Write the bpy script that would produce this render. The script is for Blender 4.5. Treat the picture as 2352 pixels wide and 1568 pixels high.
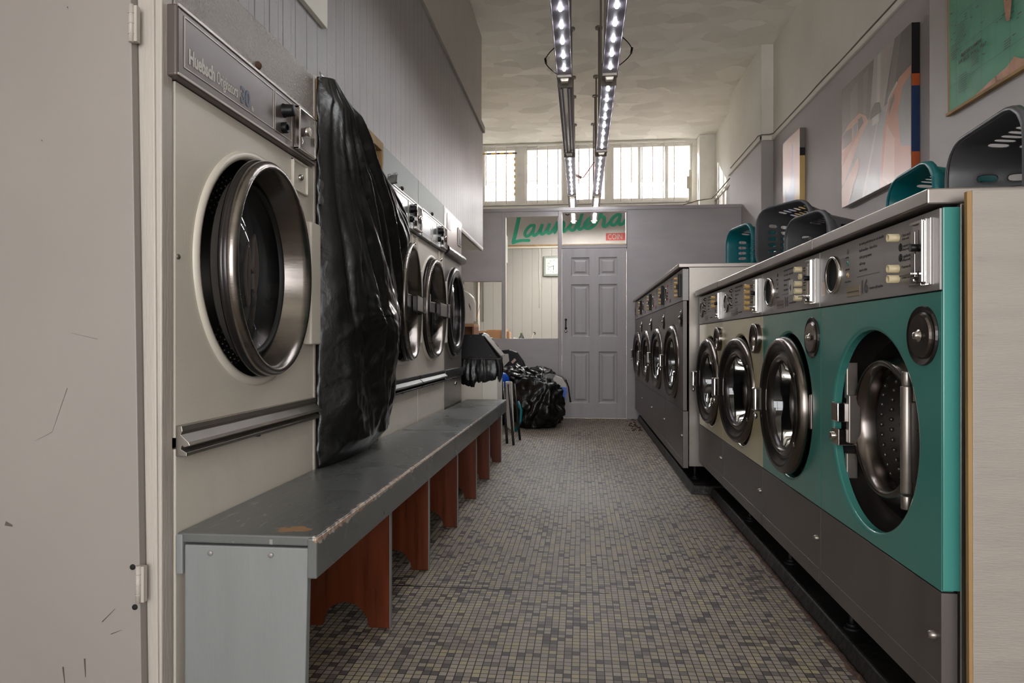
import bpy, bmesh, math, random
from mathutils import Vector, Matrix, noise
random.seed(7)
S = bpy.context.scene
for o in list(bpy.data.objects): bpy.data.objects.remove(o)
COL = S.collection
R = math.radians
PI = math.pi

# ------------------------------------------------------------------ camera
cam_d = bpy.data.cameras.new('camera'); cam = bpy.data.objects.new('camera', cam_d); COL.objects.link(cam)
cam.location = (0, 0, 0.90)
cam.rotation_euler = (R(90), 0, math.atan(159/1568.0))
cam_d.sensor_width = 36.0; cam_d.lens = 24.0; cam_d.clip_start = 0.02; cam_d.clip_end = 200
S.camera = cam
# ------------------------------------------------------------------ light and exposure
S.view_settings.view_transform = 'Standard'; S.view_settings.look = 'None'
S.view_settings.gamma = 1.0; S.view_settings.use_curve_mapping = False
S.view_settings.exposure = 0.15
W = bpy.data.worlds.new('world'); S.world = W; W.use_nodes = True
wb = W.node_tree.nodes['Background']; wb.inputs[0].default_value = (0.93, 0.97, 1.0, 1); wb.inputs[1].default_value = 50.0

def area(name, loc, rot, sx, sy, power, col=(1, 1, 1), portal=False, spread=None):
    d = bpy.data.lights.new(name, 'AREA'); d.shape = 'RECTANGLE'; d.size = sx; d.size_y = sy
    d.energy = power; d.color = col
    if portal: d.cycles.is_portal = True
    if spread: d.spread = spread
    o = bpy.data.objects.new(name, d); COL.objects.link(o); o.location = loc; o.rotation_euler = rot
    return o
# daylight through the shop window behind the camera
area('shopfront_daylight', (0.1, -2.42, 1.45), (R(90), 0, 0), 3.2, 2.3, 168, (0.97, 0.985, 1.0))
# daylight through the clerestory windows of the back room
area('clerestory_portal', (0.0, 10.62, 3.46), (R(-90), 0, 0), 3.9, 0.85, 1, portal=True)
sd = bpy.data.lights.new('sun', 'SUN'); sd.energy = 110.0; sd.angle = R(0.6); sd.color = (1.0, 0.95, 0.86)
sun = bpy.data.objects.new('sun', sd); COL.objects.link(sun)
sun.rotation_euler = Vector((0.75, -0.62, -0.40)).to_track_quat('-Z', 'Y').to_euler()

# ------------------------------------------------------------------ materials
def lin(v):
    v /= 255.0
    return v/12.92 if v <= 0.04045 else ((v+0.055)/1.055)**2.4
def C(r, g, b): return (lin(r), lin(g), lin(b), 1.0)
class NT:
    def __init__(s, name):
        s.m = bpy.data.materials.new(name); s.m.use_nodes = True; s.t = s.m.node_tree
        s.b = s.t.nodes['Principled BSDF']; s.out = s.t.nodes['Material Output']
    def n(s, typ, **kw):
        x = s.t.nodes.new(typ)
        for k, v in kw.items():
            if k.startswith('i'):
                key = k[1:]; key = int(key) if key.isdigit() else key.replace('_', ' ')
                x.inputs[key].default_value = v
            else: setattr(x, k, v)
        return x
    def l(s, a, b): s.t.links.new(a, b)
    def math(s, op, a, b=None, c=None, clamp=False):
        x = s.t.nodes.new('ShaderNodeMath'); x.operation = op; x.use_clamp = clamp
        for i, v in enumerate((a, b, c)):
            if v is None: continue
            if isinstance(v, (int, float)): x.inputs[i].default_value = v
            else: s.l(v, x.inputs[i])
        return x.outputs[0]
    def mix(s, f, a, b):
        x = s.t.nodes.new('ShaderNodeMix'); x.data_type = 'RGBA'
        for i, v in ((0, f), (6, a), (7, b)):
            if isinstance(v, (tuple, float, int)): x.inputs[i].default_value = v
            else: s.l(v, x.inputs[i])
        return x.outputs[2]
    def ramp(s, fac, stops, const=False):
        x = s.t.nodes.new('ShaderNodeValToRGB')
        if const: x.color_ramp.interpolation = 'CONSTANT'
        e = x.color_ramp.elements
        while len(e) < len(stops): e.new(0.5)
        for k, (p, c) in enumerate(stops): e[k].position = p; e[k].color = c
        s.l(fac, x.inputs[0]); return x.outputs[0]
    def co(s, kind='Object', scale=(1, 1, 1)):
        tc = s.n('ShaderNodeTexCoord'); mp = s.n('ShaderNodeMapping'); mp.inputs['Scale'].default_value = scale
        s.l(tc.outputs[kind], mp.inputs[0]); return mp.outputs[0]
    def noise(s, vec, scale, detail=4, rough=0.55, dist=0):
        x = s.n('ShaderNodeTexNoise'); x.inputs['Scale'].default_value = scale; x.inputs['Detail'].default_value = detail
        x.inputs['Roughness'].default_value = rough; x.inputs['Distortion'].default_value = dist
        s.l(vec, x.inputs['Vector']); return x.outputs['Fac']
    def bump(s, h, strength, dist=0.005):
        x = s.n('ShaderNodeBump'); x.inputs['Strength'].default_value = strength; x.inputs['Distance'].default_value = dist
        s.l(h, x.inputs['Height']); s.l(x.outputs[0], s.b.inputs['Normal']); return x

def mat(name, col, rough=0.5, metal=0.0, var=0.12, vs=4.0, col2=None, dirt=0.0, bump=0.0, bs=60.0, stretch=(1, 1, 1), coat=0, bdist=0.004, rv=0.1):
    k = NT(name); v = k.co('Object', stretch)
    nz = k.noise(v, vs, 5)
    dark = tuple(c*(1-2.2*var) for c in col[:3])+(1,); lite = tuple(min(1, c*(1+var)) for c in col[:3])+(1,)
    cc = k.ramp(nz, [(0.25, dark), (0.6, col), (0.85, lite)])
    if dirt > 0:
        d = k.noise(v, vs*3.1, 6, 0.7, 0.4); f = k.ramp(d, [(0.58, (0, 0, 0, 1)), (0.72, (dirt, dirt, dirt, 1))])
        cc = k.mix(f, cc, col2 or C(50, 42, 36))
    k.l(cc, k.b.inputs['Base Color'])
    k.b.inputs['Metallic'].default_value = metal
    rr = k.math('MULTIPLY_ADD', nz, rv*2, rough-rv, clamp=True); k.l(rr, k.b.inputs['Roughness'])
    if coat: k.b.inputs['Coat Weight'].default_value = coat; k.b.inputs['Coat Roughness'].default_value = 0.12
    if bump: k.bump(k.noise(v, bs, 3), bump, bdist)
    return k.m

M = {}
M['wall_cream'] = mat('cream_plaster', C(222, 217, 206), 0.75, var=.05, vs=1.6, bump=.35, bs=26, bdist=.003, dirt=.12, col2=C(150, 140, 128))
M['paving'] = mat('pale_paving', C(225, 222, 214), .8)
M['wall_lilac_lit'] = mat('lit_lilac_plaster', C(172, 166, 163), 0.6, var=.05, vs=1.5, bump=.4, bs=60, bdist=.002)  # same lilac paint copied lighter, its brighter lighting put into the colour
M['wall_lilac'] = mat('lilac_grey_plaster', C(165, 158, 156), 0.62, var=.06, vs=1.5, bump=.4, bs=60, bdist=.002)
M['bulkhead'] = mat('bulkhead_plaster', C(176, 168, 158), 0.7, var=.05, vs=1.4, stretch=(4, 4, 1), bump=.2, bs=30)
M['partition'] = mat('grey_partition_paint', C(168, 162, 163), 0.55, var=.05, vs=2.5, stretch=(1, 1, 2.5), dirt=.12, col2=C(100, 84, 80), bump=.1, bs=40)
M['door_paint'] = mat('door_grey_paint', C(166, 160, 161), 0.5, var=.06, vs=2.2, stretch=(5, 5, .8), dirt=.18, col2=C(95, 84, 80))
M['greige'] = mat('greige_enamel', C(206, 197, 184), 0.36, var=.05, vs=1.5, bump=.22, bs=160, bdist=.002, dirt=.12, col2=C(110, 98, 86))
M['speckle'] = mat('hammered_enamel', C(150, 143, 136), 0.3, var=.06, vs=4, bump=1.0, bs=150, bdist=.004)
M['galv'] = mat('galvanised_header', C(118, 123, 121), 0.5, metal=.5, var=.08, vs=6, bump=.3, bs=110)
M['nearwall'] = mat('near_door_paint', C(140, 132, 127), 0.5, var=.035, vs=1.6, dirt=.15, col2=C(150, 138, 130), bump=.08, bs=25)
M['plyboard'] = mat('brushed_board_paint', C(142, 134, 126), 0.5, var=.05, vs=3, stretch=(1, 1, 9), dirt=.3, col2=C(104, 92, 82), bump=.35, bs=40)
M['trimwhite'] = mat('old_white_gloss', C(172, 163, 154), 0.45, var=.05, vs=5, stretch=(6, 6, .7), bump=.3, bs=30)
M['white'] = mat('white_gloss_wood', C(236, 232, 224), 0.45, var=.04, vs=4, dirt=.25, col2=C(170, 120, 78), bump=.2, bs=40)
M['backwall'] = mat('cream_back_wall', C(214, 205, 190), 0.7, var=.03, vs=2, dirt=.08, col2=C(190, 176, 158))
M['steel'] = mat('brushed_steel', C(150, 143, 136), 0.36, metal=.85, var=.12, vs=3, stretch=(1, 1, 1), dirt=.2, col2=C(96, 84, 74), rv=.12)
M['steel_dark'] = mat('dull_steel_panel', C(112, 105, 103), 0.42, metal=.6, var=.12, vs=2.2, stretch=(3, 3, .6), dirt=.2, col2=C(70, 62, 58))
M['steel_bright'] = mat('worktop_steel', C(150, 142, 136), 0.32, metal=.8, var=.08, vs=5, stretch=(1, 1, 3), dirt=.12, col2=C(120, 108, 98))
M['chrome'] = mat('chrome', C(205, 200, 196), 0.12, metal=1, var=.03, vs=5, rv=.04)
M['ringsteel'] = mat('dark_ring_steel', C(120, 112, 108), 0.2, metal=1, var=.12, vs=4, rv=.08)
M['doorsteel'] = mat('satin_door_steel', C(138, 131, 126), 0.25, metal=1, var=.14, vs=3, stretch=(1, 1, 6), rv=.1, bump=.05, bs=20)
M['blacksteel'] = mat('black_ring', C(58, 54, 54), 0.25, metal=.75, var=.12, vs=4)
M['black'] = mat('black_plastic', C(18, 17, 18), 0.4, var=.2, vs=8)
M['black'].node_tree.nodes['Principled BSDF'].inputs['Specular IOR Level'].default_value = .25
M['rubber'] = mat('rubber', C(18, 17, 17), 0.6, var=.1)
M['drumdark'] = mat('drum_metal', C(84, 78, 74), 0.4, metal=.6, var=.15, vs=6)
M['void'] = mat('dark_cavity', C(9, 8, 8), 0.8)
M['ctrl'] = mat('brushed_control_panel', C(138, 133, 132), 0.4, metal=.25, var=.04, vs=2, stretch=(1, 1, 40), rv=.05)
M['ctrl_brown'] = mat('taupe_control_panel', C(96, 86, 82), 0.35, metal=.35, var=.05, vs=2)
M['ctrl_blue'] = mat('faded_blue_panel', C(118, 124, 128), 0.3, metal=.4, var=.1, vs=3)
M['trimline'] = mat('silver_line', C(176, 168, 160), 0.35, metal=.5)
M['teal'] = mat('teal_enamel', C(62, 126, 118), 0.22, var=.05, vs=1.4, bump=.1, bs=14, bdist=.002, coat=.2, rv=.05)
M['cream_en'] = mat('yellowed_enamel', C(188, 176, 140), 0.22, var=.06, vs=1.5, coat=.4, bump=.08, bs=14, rv=.05)
M['pale_green'] = mat('pale_green_paint', C(166, 170, 146), 0.3, var=.06)
M['button'] = mat('ivory_button', C(212, 196, 160), 0.35, var=.05)
M['amber'] = mat('yellowed_button', C(190, 156, 98), 0.35, var=.05)
M['plate'] = mat('faded_brown_plate', C(132, 118, 98), 0.45, var=.05)
M['red'] = mat('red_plastic', C(176, 36, 36), 0.3, var=.1)
M['print'] = mat('grey_panel_print', C(66, 62, 64), .5)
M['ink'] = mat('dark_print', C(52, 48, 50), 0.5)
M['lightink'] = mat('pale_print', C(196, 190, 182), 0.5)
M['blueink'] = mat('faded_blue_print', C(78, 82, 100), 0.5)
M['tealplastic'] = mat('teal_plastic', C(0, 98, 104), 0.33, var=.06, vs=3, rv=.06, dirt=.06, col2=C(140, 180, 170))
M['greyplastic'] = mat('grey_plastic', C(76, 75, 78), 0.38, var=.06, vs=3, rv=.06, dirt=.06, col2=C(150, 148, 146))
M['benchpaint_end'] = mat('bench_end_paint', C(122, 124, 123), 0.45, var=.05, vs=2, stretch=(4, 4, .7), dirt=.12, col2=C(92, 94, 94), bump=.1, bs=30)
M['mahogany'] = mat('red_stained_wood', C(92, 40, 16), 0.3, var=.22, vs=2.5, stretch=(14, 14, 1), dirt=.4, col2=C(38, 22, 18), coat=.3)
M['rawwood'] = mat('raw_wood_edge', C(150, 118, 74), 0.7, var=.2, vs=8, stretch=(1, 1, .2), bump=.5, bs=60)
M['oakwood'] = mat('brown_shelf_wood', C(150, 96, 58), 0.5, var=.2, vs=3, stretch=(1, 6, 6))
M['card'] = mat('cardboard', C(176, 132, 92), 0.8, var=.06)
M['tape'] = mat('duct_tape', C(104, 102, 100), 0.3, var=.15, vs=30, bump=.3, bs=80, coat=.3)
M['cable'] = mat('grey_cable', C(116, 108, 98), 0.6)
M['conduit'] = mat('white_conduit', C(208, 200, 186), 0.5)
M['blue'] = mat('blue_plastic', C(20, 84, 196), 0.35, var=.1)
M['greycloth'] = mat('grey_cloth', C(104, 100, 100), 0.85, var=.12, vs=14, bump=.5, bs=120)
M['whitecloth'] = mat('white_sheet_plastic', C(196, 190, 184), 0.6, var=.08)
M['plinth'] = mat('black_painted_concrete', C(34, 31, 30), 0.42, var=.3, vs=9, dirt=.3, col2=C(74, 60, 50), bump=.6, bs=22, bdist=.01)
M['rust'] = mat('crumbling_edge', C(84, 58, 44), 0.85, var=.4, vs=20, bump=1, bs=60, bdist=.01)
M['fixture'] = mat('batten_housing', C(110, 104, 112), 0.35, metal=.5, var=.06)
M['fixture_end'] = mat('batten_end_cap', C(120, 112, 102), 0.55, var=.1)
M['sign'] = mat('sign_board', C(166, 161, 154), 0.55, var=.04, vs=3, dirt=.1, col2=C(184, 168, 148))
M['signgreen'] = mat('sign_green', C(30, 142, 110), 0.5, var=.04)
M['signred'] = mat('sign_red', C(168, 60, 52), 0.5, var=.05)
M['clockcase'] = mat('clock_case', C(126, 132, 122), 0.35, metal=.2, var=.04)
M['clockface'] = mat('clock_face', C(176, 182, 174), 0.4, var=.02)
M['sage'] = mat('sage_box', C(148, 160, 148), 0.5, var=.05)
M['bottle'] = mat('milky_bottle', C(206, 196, 184), 0.35, var=.04)
M['leaf'] = mat('leaf_green', C(66, 104, 46), 0.5, var=.2)
M['brick2'] = None

def glass_mat(name, tint, rough=0.02, alpha=.15, dirt=(0.6, 0.62, 0.64, 1)):
    k = NT(name); tr = k.n('ShaderNodeBsdfTransparent'); tr.inputs[0].default_value = tint
    gl = k.n('ShaderNodeBsdfGlossy'); gl.inputs[0].default_value = (.9, .9, .9, 1); gl.inputs['Roughness'].default_value = rough
    lw = k.n('ShaderNodeLayerWeight'); lw.inputs['Blend'].default_value = .35
    m1 = k.n('ShaderNodeMixShader'); k.l(k.math('MULTIPLY_ADD', lw.outputs['Fresnel'], .9, .03, clamp=True), m1.inputs[0]); k.l(tr.outputs[0], m1.inputs[1]); k.l(gl.outputs[0], m1.inputs[2])
    df = k.n('ShaderNodeBsdfTranslucent'); df.inputs[0].default_value = dirt
    d2 = k.n('ShaderNodeBsdfDiffuse'); d2.inputs[0].default_value = dirt
    ad = k.n('ShaderNodeMixShader'); ad.inputs[0].default_value = .4; k.l(df.outputs[0], ad.inputs[1]); k.l(d2.outputs[0], ad.inputs[2])
    v = k.co('Object'); nz = k.noise(v, 6, 6, .7); f = k.math('MULTIPLY', nz, alpha*2)
    m2 = k.n('ShaderNodeMixShader'); k.l(f, m2.inputs[0]); k.l(m1.outputs[0], m2.inputs[1]); k.l(ad.outputs[0], m2.inputs[2])
    k.l(m2.outputs[0], k.out.inputs[0]); return k.m
M['glass'] = glass_mat('machine_door_glass', (.55, .56, .58, 1), alpha=.03, dirt=(.2, .2, .2, 1))
M['dryglass'] = glass_mat('dryer_door_glass', (.5, .52, .55, 1), alpha=.3, dirt=(.17, .175, .19, 1))  # the dirt colour here paints grey-blue reflections into the glass
M['window_glass'] = glass_mat('grimy_window_glass', (.95, .96, .97, 1), alpha=.022, dirt=(.8, .82, .83, 1))

def black_bag():
    k = NT('black_bin_bag'); v = k.co('Object')
    k.b.inputs['Base Color'].default_value = C(13, 12, 12)
    k.b.inputs['Roughness'].default_value = .3; k.b.inputs['Specular IOR Level'].default_value = .55
    w = k.n('ShaderNodeTexVoronoi'); w.feature = 'SMOOTH_F1'; w.inputs['Scale'].default_value = 6; w.inputs['Smoothness'].default_value = .1
    dn = k.n('ShaderNodeTexNoise'); dn.inputs['Scale'].default_value = 7; dn.inputs['Detail'].default_value = 3; k.l(v, dn.inputs['Vector'])
    vm = k.n('ShaderNodeVectorMath', operation='MULTIPLY_ADD'); vm.inputs[1].default_value = (.35, .35, .35); k.l(dn.outputs['Color'], vm.inputs[0]); k.l(v, vm.inputs[2])
    k.l(vm.outputs[0], w.inputs['Vector'])
    n2 = k.noise(vm.outputs[0], 20, 3, .6, 1.2)
    h = k.math('MULTIPLY_ADD', n2, .22, w.outputs['Distance'])
    k.bump(h, .16, .03)
    return k.m
M['bag'] = black_bag()

def floor_mat():
    k = NT('mosaic_tile_floor'); P = .0224
    tc = k.n('ShaderNodeTexCoord'); sp = k.n('ShaderNodeSeparateXYZ'); k.l(tc.outputs['Object'], sp.inputs[0])
    wob = k.noise(tc.outputs['Object'], 1.3, 2)
    x = k.math('MULTIPLY', k.math('MULTIPLY_ADD', wob, .008, sp.outputs[0]), 1/P); y = k.math('MULTIPLY', k.math('MULTIPLY_ADD', wob, .008, sp.outputs[1]), 1/P)
    fx = k.math('FLOOR', x); fy = k.math('FLOOR', y)
    cb = k.n('ShaderNodeCombineXYZ'); k.l(fx, cb.inputs[0]); k.l(fy, cb.inputs[1])
    wn = k.n('ShaderNodeTexWhiteNoise'); wn.noise_dimensions = '3D'; k.l(cb.outputs[0], wn.inputs['Vector'])
    tiles = k.ramp(wn.outputs['Value'], [(0, C(152, 141, 128)), (.22, C(136, 126, 115)), (.42, C(150, 139, 118)), (.56, C(146, 135, 127)), (.72, C(110, 101, 97)), (.84, C(160, 148, 120)), (.91, C(84, 77, 75))], True)
    ax = k.math('FRACT', x); ay = k.math('FRACT', y)
    def edge(a): return k.math('MINIMUM', a, k.math('SUBTRACT', 1.0, a))
    e = k.math('MINIMUM', edge(ax), edge(ay)); g = k.math('LESS_THAN', e, .062)
    dn = k.noise(tc.outputs['Object'], 1.1, 6, .65); dirt = k.ramp(dn, [(.3, (.55, .52, .5, 1)), (.6, (1, 1, 1, 1))])
    mx = k.n('ShaderNodeMix'); mx.data_type = 'RGBA'; mx.blend_type = 'MULTIPLY'; mx.inputs[0].default_value = .8; k.l(tiles, mx.inputs[6]); k.l(dirt, mx.inputs[7])
    c = k.mix(g, mx.outputs[2], C(30, 25, 22))
    # old crack across the aisle
    cn = k.noise(tc.outputs['Object'], 9, 4); ly = k.math('ABSOLUTE', k.math('SUBTRACT', sp.outputs[1], k.math('MULTIPLY_ADD', cn, .05, 2.437)))
    inx = k.math('MULTIPLY', k.math('GREATER_THAN', sp.outputs[0], -.7), k.math('LESS_THAN', sp.outputs[0], .1))
    wdt = k.math('MULTIPLY', k.noise(tc.outputs['Object'], 5, 3), .011)
    cr = k.math('MULTIPLY', k.math('LESS_THAN', ly, wdt), inx)
    c = k.mix(cr, c, C(36, 26, 22))
    k.l(c, k.b.inputs['Base Color'])
    k.b.inputs['Specular IOR Level'].default_value = .22
    rr = k.math('MULTIPLY_ADD', dn, .25, .48); k.l(rr, k.b.inputs['Roughness'])
    hh = k.math('MINIMUM', e, .09); k.bump(hh, .35, .004)
    return k.m
M['floor'] = floor_mat()
def ceil_mat():
    k = NT('swirled_artex_ceiling'); v = k.co('Object', (1, 1.5, 1))
    dn = k.n('ShaderNodeTexNoise'); dn.inputs['Scale'].default_value = 2.2; k.l(v, dn.inputs['Vector'])
    vm = k.n('ShaderNodeVectorMath', operation='MULTIPLY_ADD'); vm.inputs[1].default_value = (.3, .3, .0); k.l(dn.outputs['Color'], vm.inputs[0]); k.l(v, vm.inputs[2])
    vo = k.n('ShaderNodeTexVoronoi'); vo.inputs['Scale'].default_value = 3.6; k.l(vm.outputs[0], vo.inputs['Vector'])
    sp = k.n('ShaderNodeSeparateColor'); k.l(vo.outputs['Color'], sp.inputs[0])
    sc = k.n('ShaderNodeSeparateXYZ'); k.l(v, sc.inputs[0]); vp = k.n('ShaderNodeSeparateXYZ'); k.l(vo.outputs['Position'], vp.inputs[0])
    # each scallop tilts its own way
    a = k.math('MULTIPLY', k.math('SUBTRACT', sp.outputs[0], .5), k.math('SUBTRACT', sc.outputs[0], vp.outputs[0]))
    b = k.math('MULTIPLY', k.math('SUBTRACT', sp.outputs[1], .5), k.math('SUBTRACT', sc.outputs[1], vp.outputs[1]))
    h = k.math('ADD', a, b); br = k.noise(v, 30, 3, .6)
    h = k.math('MULTIPLY_ADD', br, .01, h)
    cc = k.ramp(sp.outputs[2], [(0, C(226, 221, 208)), (1, C(240, 236, 224))]); k.l(cc, k.b.inputs['Base Color'])
    k.b.inputs['Roughness'].default_value = .75
    k.bump(h, 1.0, .24); return k.m
M['ceiling'] = ceil_mat()
def board_mat():
    k = NT('painted_matchboard'); tc = k.n('ShaderNodeTexCoord'); sp = k.n('ShaderNodeSeparateXYZ'); k.l(tc.outputs['Object'], sp.inputs[0])
    w = .098
    fr = k.math('FRACT', k.math('MULTIPLY', sp.outputs[1], 1/w)); e = k.math('MINIMUM', fr, k.math('SUBTRACT', 1.0, fr))
    fr2 = k.math('FRACT', k.math('MULTIPLY_ADD', sp.outputs[1], 1/w, .36)); e2 = k.math('MINIMUM', fr2, k.math('SUBTRACT', 1.0, fr2))
    ee = k.math('MINIMUM', e, k.math('MULTIPLY_ADD', e2, 1.5, .02))
    h = k.math('MINIMUM', ee, .05)
    v = k.co('Object'); nz = k.noise(v, 140, 3)
    hh = k.math('MULTIPLY_ADD', nz, .012, h); k.bump(hh, .8, .035)
    gr = k.math('LESS_THAN', e, .022); n1 = k.noise(v, 2, 4)
    base = k.ramp(n1, [(.3, C(128, 123, 122)), (.7, C(142, 137, 136))])
    soot = k.noise(v, 90, 2, .5); f = k.ramp(soot, [(.62, (0, 0, 0, 1)), (.7, (.5, .5, .5, 1))])
    cc = k.mix(f, base, C(112, 102, 98)); cc = k.mix(gr, cc, C(88, 80, 76)); k.l(cc, k.b.inputs['Base Color'])
    k.b.inputs['Roughness'].default_value = .45; return k.m
M['boards'] = board_mat()
def backboard_mat():
    k = NT('cream_back_panelling'); tc = k.n('ShaderNodeTexCoord'); sp = k.n('ShaderNodeSeparateXYZ'); k.l(tc.outputs['Object'], sp.inputs[0])
    fr = k.math('FRACT', k.math('MULTIPLY', sp.outputs[0], 1/.15)); e = k.math('MINIMUM', fr, k.math('SUBTRACT', 1.0, fr))
    k.bump(k.math('MINIMUM', e, .04), .8, .04)
    g = k.math('LESS_THAN', e, .02); cc = k.mix(g, C(150, 146, 139), C(126, 118, 110)); k.l(cc, k.b.inputs['Base Color'])
    k.b.inputs['Roughness'].default_value = .55; return k.m
M['backboards'] = backboard_mat()
def bench_mat(scratch=True):
    k = NT('worn_grey_bench_paint'); v = k.co('Object'); sp = k.n('ShaderNodeSeparateXYZ')
    tc = k.n('ShaderNodeTexCoord'); k.l(tc.outputs['Object'], sp.inputs[0])
    n1 = k.noise(v, 2.5, 5); base = k.ramp(n1, [(.3, C(84, 85, 85)), (.7, C(98, 99, 98))])
    # rubbed front arris: object x = 0 at the front edge, z = 0 at the top
    nn = k.noise(v, 28, 5, .7); d = k.math('MAXIMUM', k.math('ABSOLUTE', sp.outputs[0]), k.math('ABSOLUTE', sp.outputs[2]))
    wear = k.math('LESS_THAN', k.math('ADD', d, k.math('MULTIPLY', k.math('SUBTRACT', nn, .5), .035)), .006)
    worn = k.ramp(k.noise(v, 60, 3), [(.4, C(176, 168, 160)), (.6, C(150, 112, 80))])
    px = k.math('SUBTRACT', sp.outputs[0], -.075); py = k.math('SUBTRACT', sp.outputs[1], .055)
    pd = k.math('ADD', k.math('POWER', k.math('MULTIPLY', px, 22.0), 2.0), k.math('POWER', k.math('MULTIPLY', py, 34.0), 2.0))
    pmk = k.math('LESS_THAN', k.math('ADD', pd, k.math('MULTIPLY', k.math('SUBTRACT', nn, .5), 3.5)), .7)
    # fine scratches along the seat
    vs = k.co('Object', (90, 14, 1)); sc = k.noise(vs, 1.0, 2, .5, .8); sm = k.ramp(sc, [(.63, (0, 0, 0, 1)), (.67, (.4, .4, .4, 1))])
    patch = k.noise(v, 1.7, 2); pm = k.math('GREATER_THAN', patch, .5); sm2 = k.math('MULTIPLY', sm, pm if scratch else 0.0)
    c = k.mix(sm2, base, C(168, 164, 158)); c = k.mix(wear, c, worn); c = k.mix(pmk, c, C(150, 112, 78))
    k.l(c, k.b.inputs['Base Color']); k.l(k.math('MULTIPLY_ADD', n1, .3, .14), k.b.inputs['Roughness'])
    k.bump(k.noise(k.co('Object', (30, 3, 10)), 1.5, 5, .7), .35, .003); return k.m
M['bench'] = bench_mat(); M['bench_apron'] = bench_mat(False)
def brick_mat():
    k = NT('street_brickwork'); tc = k.n('ShaderNodeTexCoord'); sp = k.n('ShaderNodeSeparateXYZ'); k.l(tc.outputs['Object'], sp.inputs[0])
    cb = k.n('ShaderNodeCombineXYZ'); k.l(sp.outputs[0], cb.inputs[0]); k.l(sp.outputs[2], cb.inputs[1])
    br = k.n('ShaderNodeTexBrick'); br.inputs['Scale'].default_value = 1; br.inputs['Brick Width'].default_value = .23; br.inputs['Row Height'].default_value = .075
    br.inputs['Mortar Size'].default_value = .008; br.inputs['Color1'].default_value = C(62, 38, 32); br.inputs['Color2'].default_value = C(46, 36, 33); br.inputs['Mortar'].default_value = C(70, 62, 58)
    k.l(cb.outputs[0], br.inputs['Vector']); k.l(br.outputs['Color'], k.b.inputs['Base Color']); k.b.inputs['Roughness'].default_value = .9; return k.m
M['brick'] = brick_mat()
M['redband'] = mat('red_render', C(70, 34, 30), .8)
def emit(name, col, st):
    k = NT(name); k.b.inputs['Base Color'].default_value = (0, 0, 0, 1); k.b.inputs['Emission Color'].default_value = col; k.b.inputs['Emission Strength'].default_value = st; return k.m
M['led'] = emit('led_emitter', (.92, .95, 1, 1), 120)
M['tubelit'] = emit('lit_tube', (1, .98, .95, 1), 330)
def map_mat():
    k = NT('laminated_sea_print'); v = k.co('Object'); n = k.noise(v, 1.5, 3)
    c = k.ramp(n, [(.35, C(92, 146, 122)), (.65, C(112, 166, 142))]); k.l(c, k.b.inputs['Base Color']); k.b.inputs['Roughness'].default_value = .2
    k.bump(k.noise(k.co('Object', (1, 3, .6)), 3, 3), .4, .02); return k.m
M['map'] = map_mat()
M['mapland'] = mat('map_land', C(176, 130, 104), .3, var=.2, vs=14, col2=C(120, 140, 70), dirt=.5)
for nm, col in dict(cv_sky=(168, 158, 150), cv_tower=(112, 104, 100), cv_tower2=(132, 124, 120), cv_car=(182, 122, 96), cv_carlight=(196, 152, 130), cv_glass=(128, 130, 132), cv_road=(150, 150, 150), cv_dark=(84, 78, 76), cv_line=(186, 182, 176), cv_edge_top=(20, 18, 22), cv_edge=(30, 52, 92), cv_orange=(176, 84, 40), cv_blue=(140, 152, 184), cv_pink=(188, 158, 146), cv_yellow=(196, 164, 104), cv_base=(168, 160, 156)).items():
    M[nm] = mat(nm.replace('cv_', 'print_'), C(*col), .35, var=.08, vs=9, stretch=(1, 1, .4), coat=.2)

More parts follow.
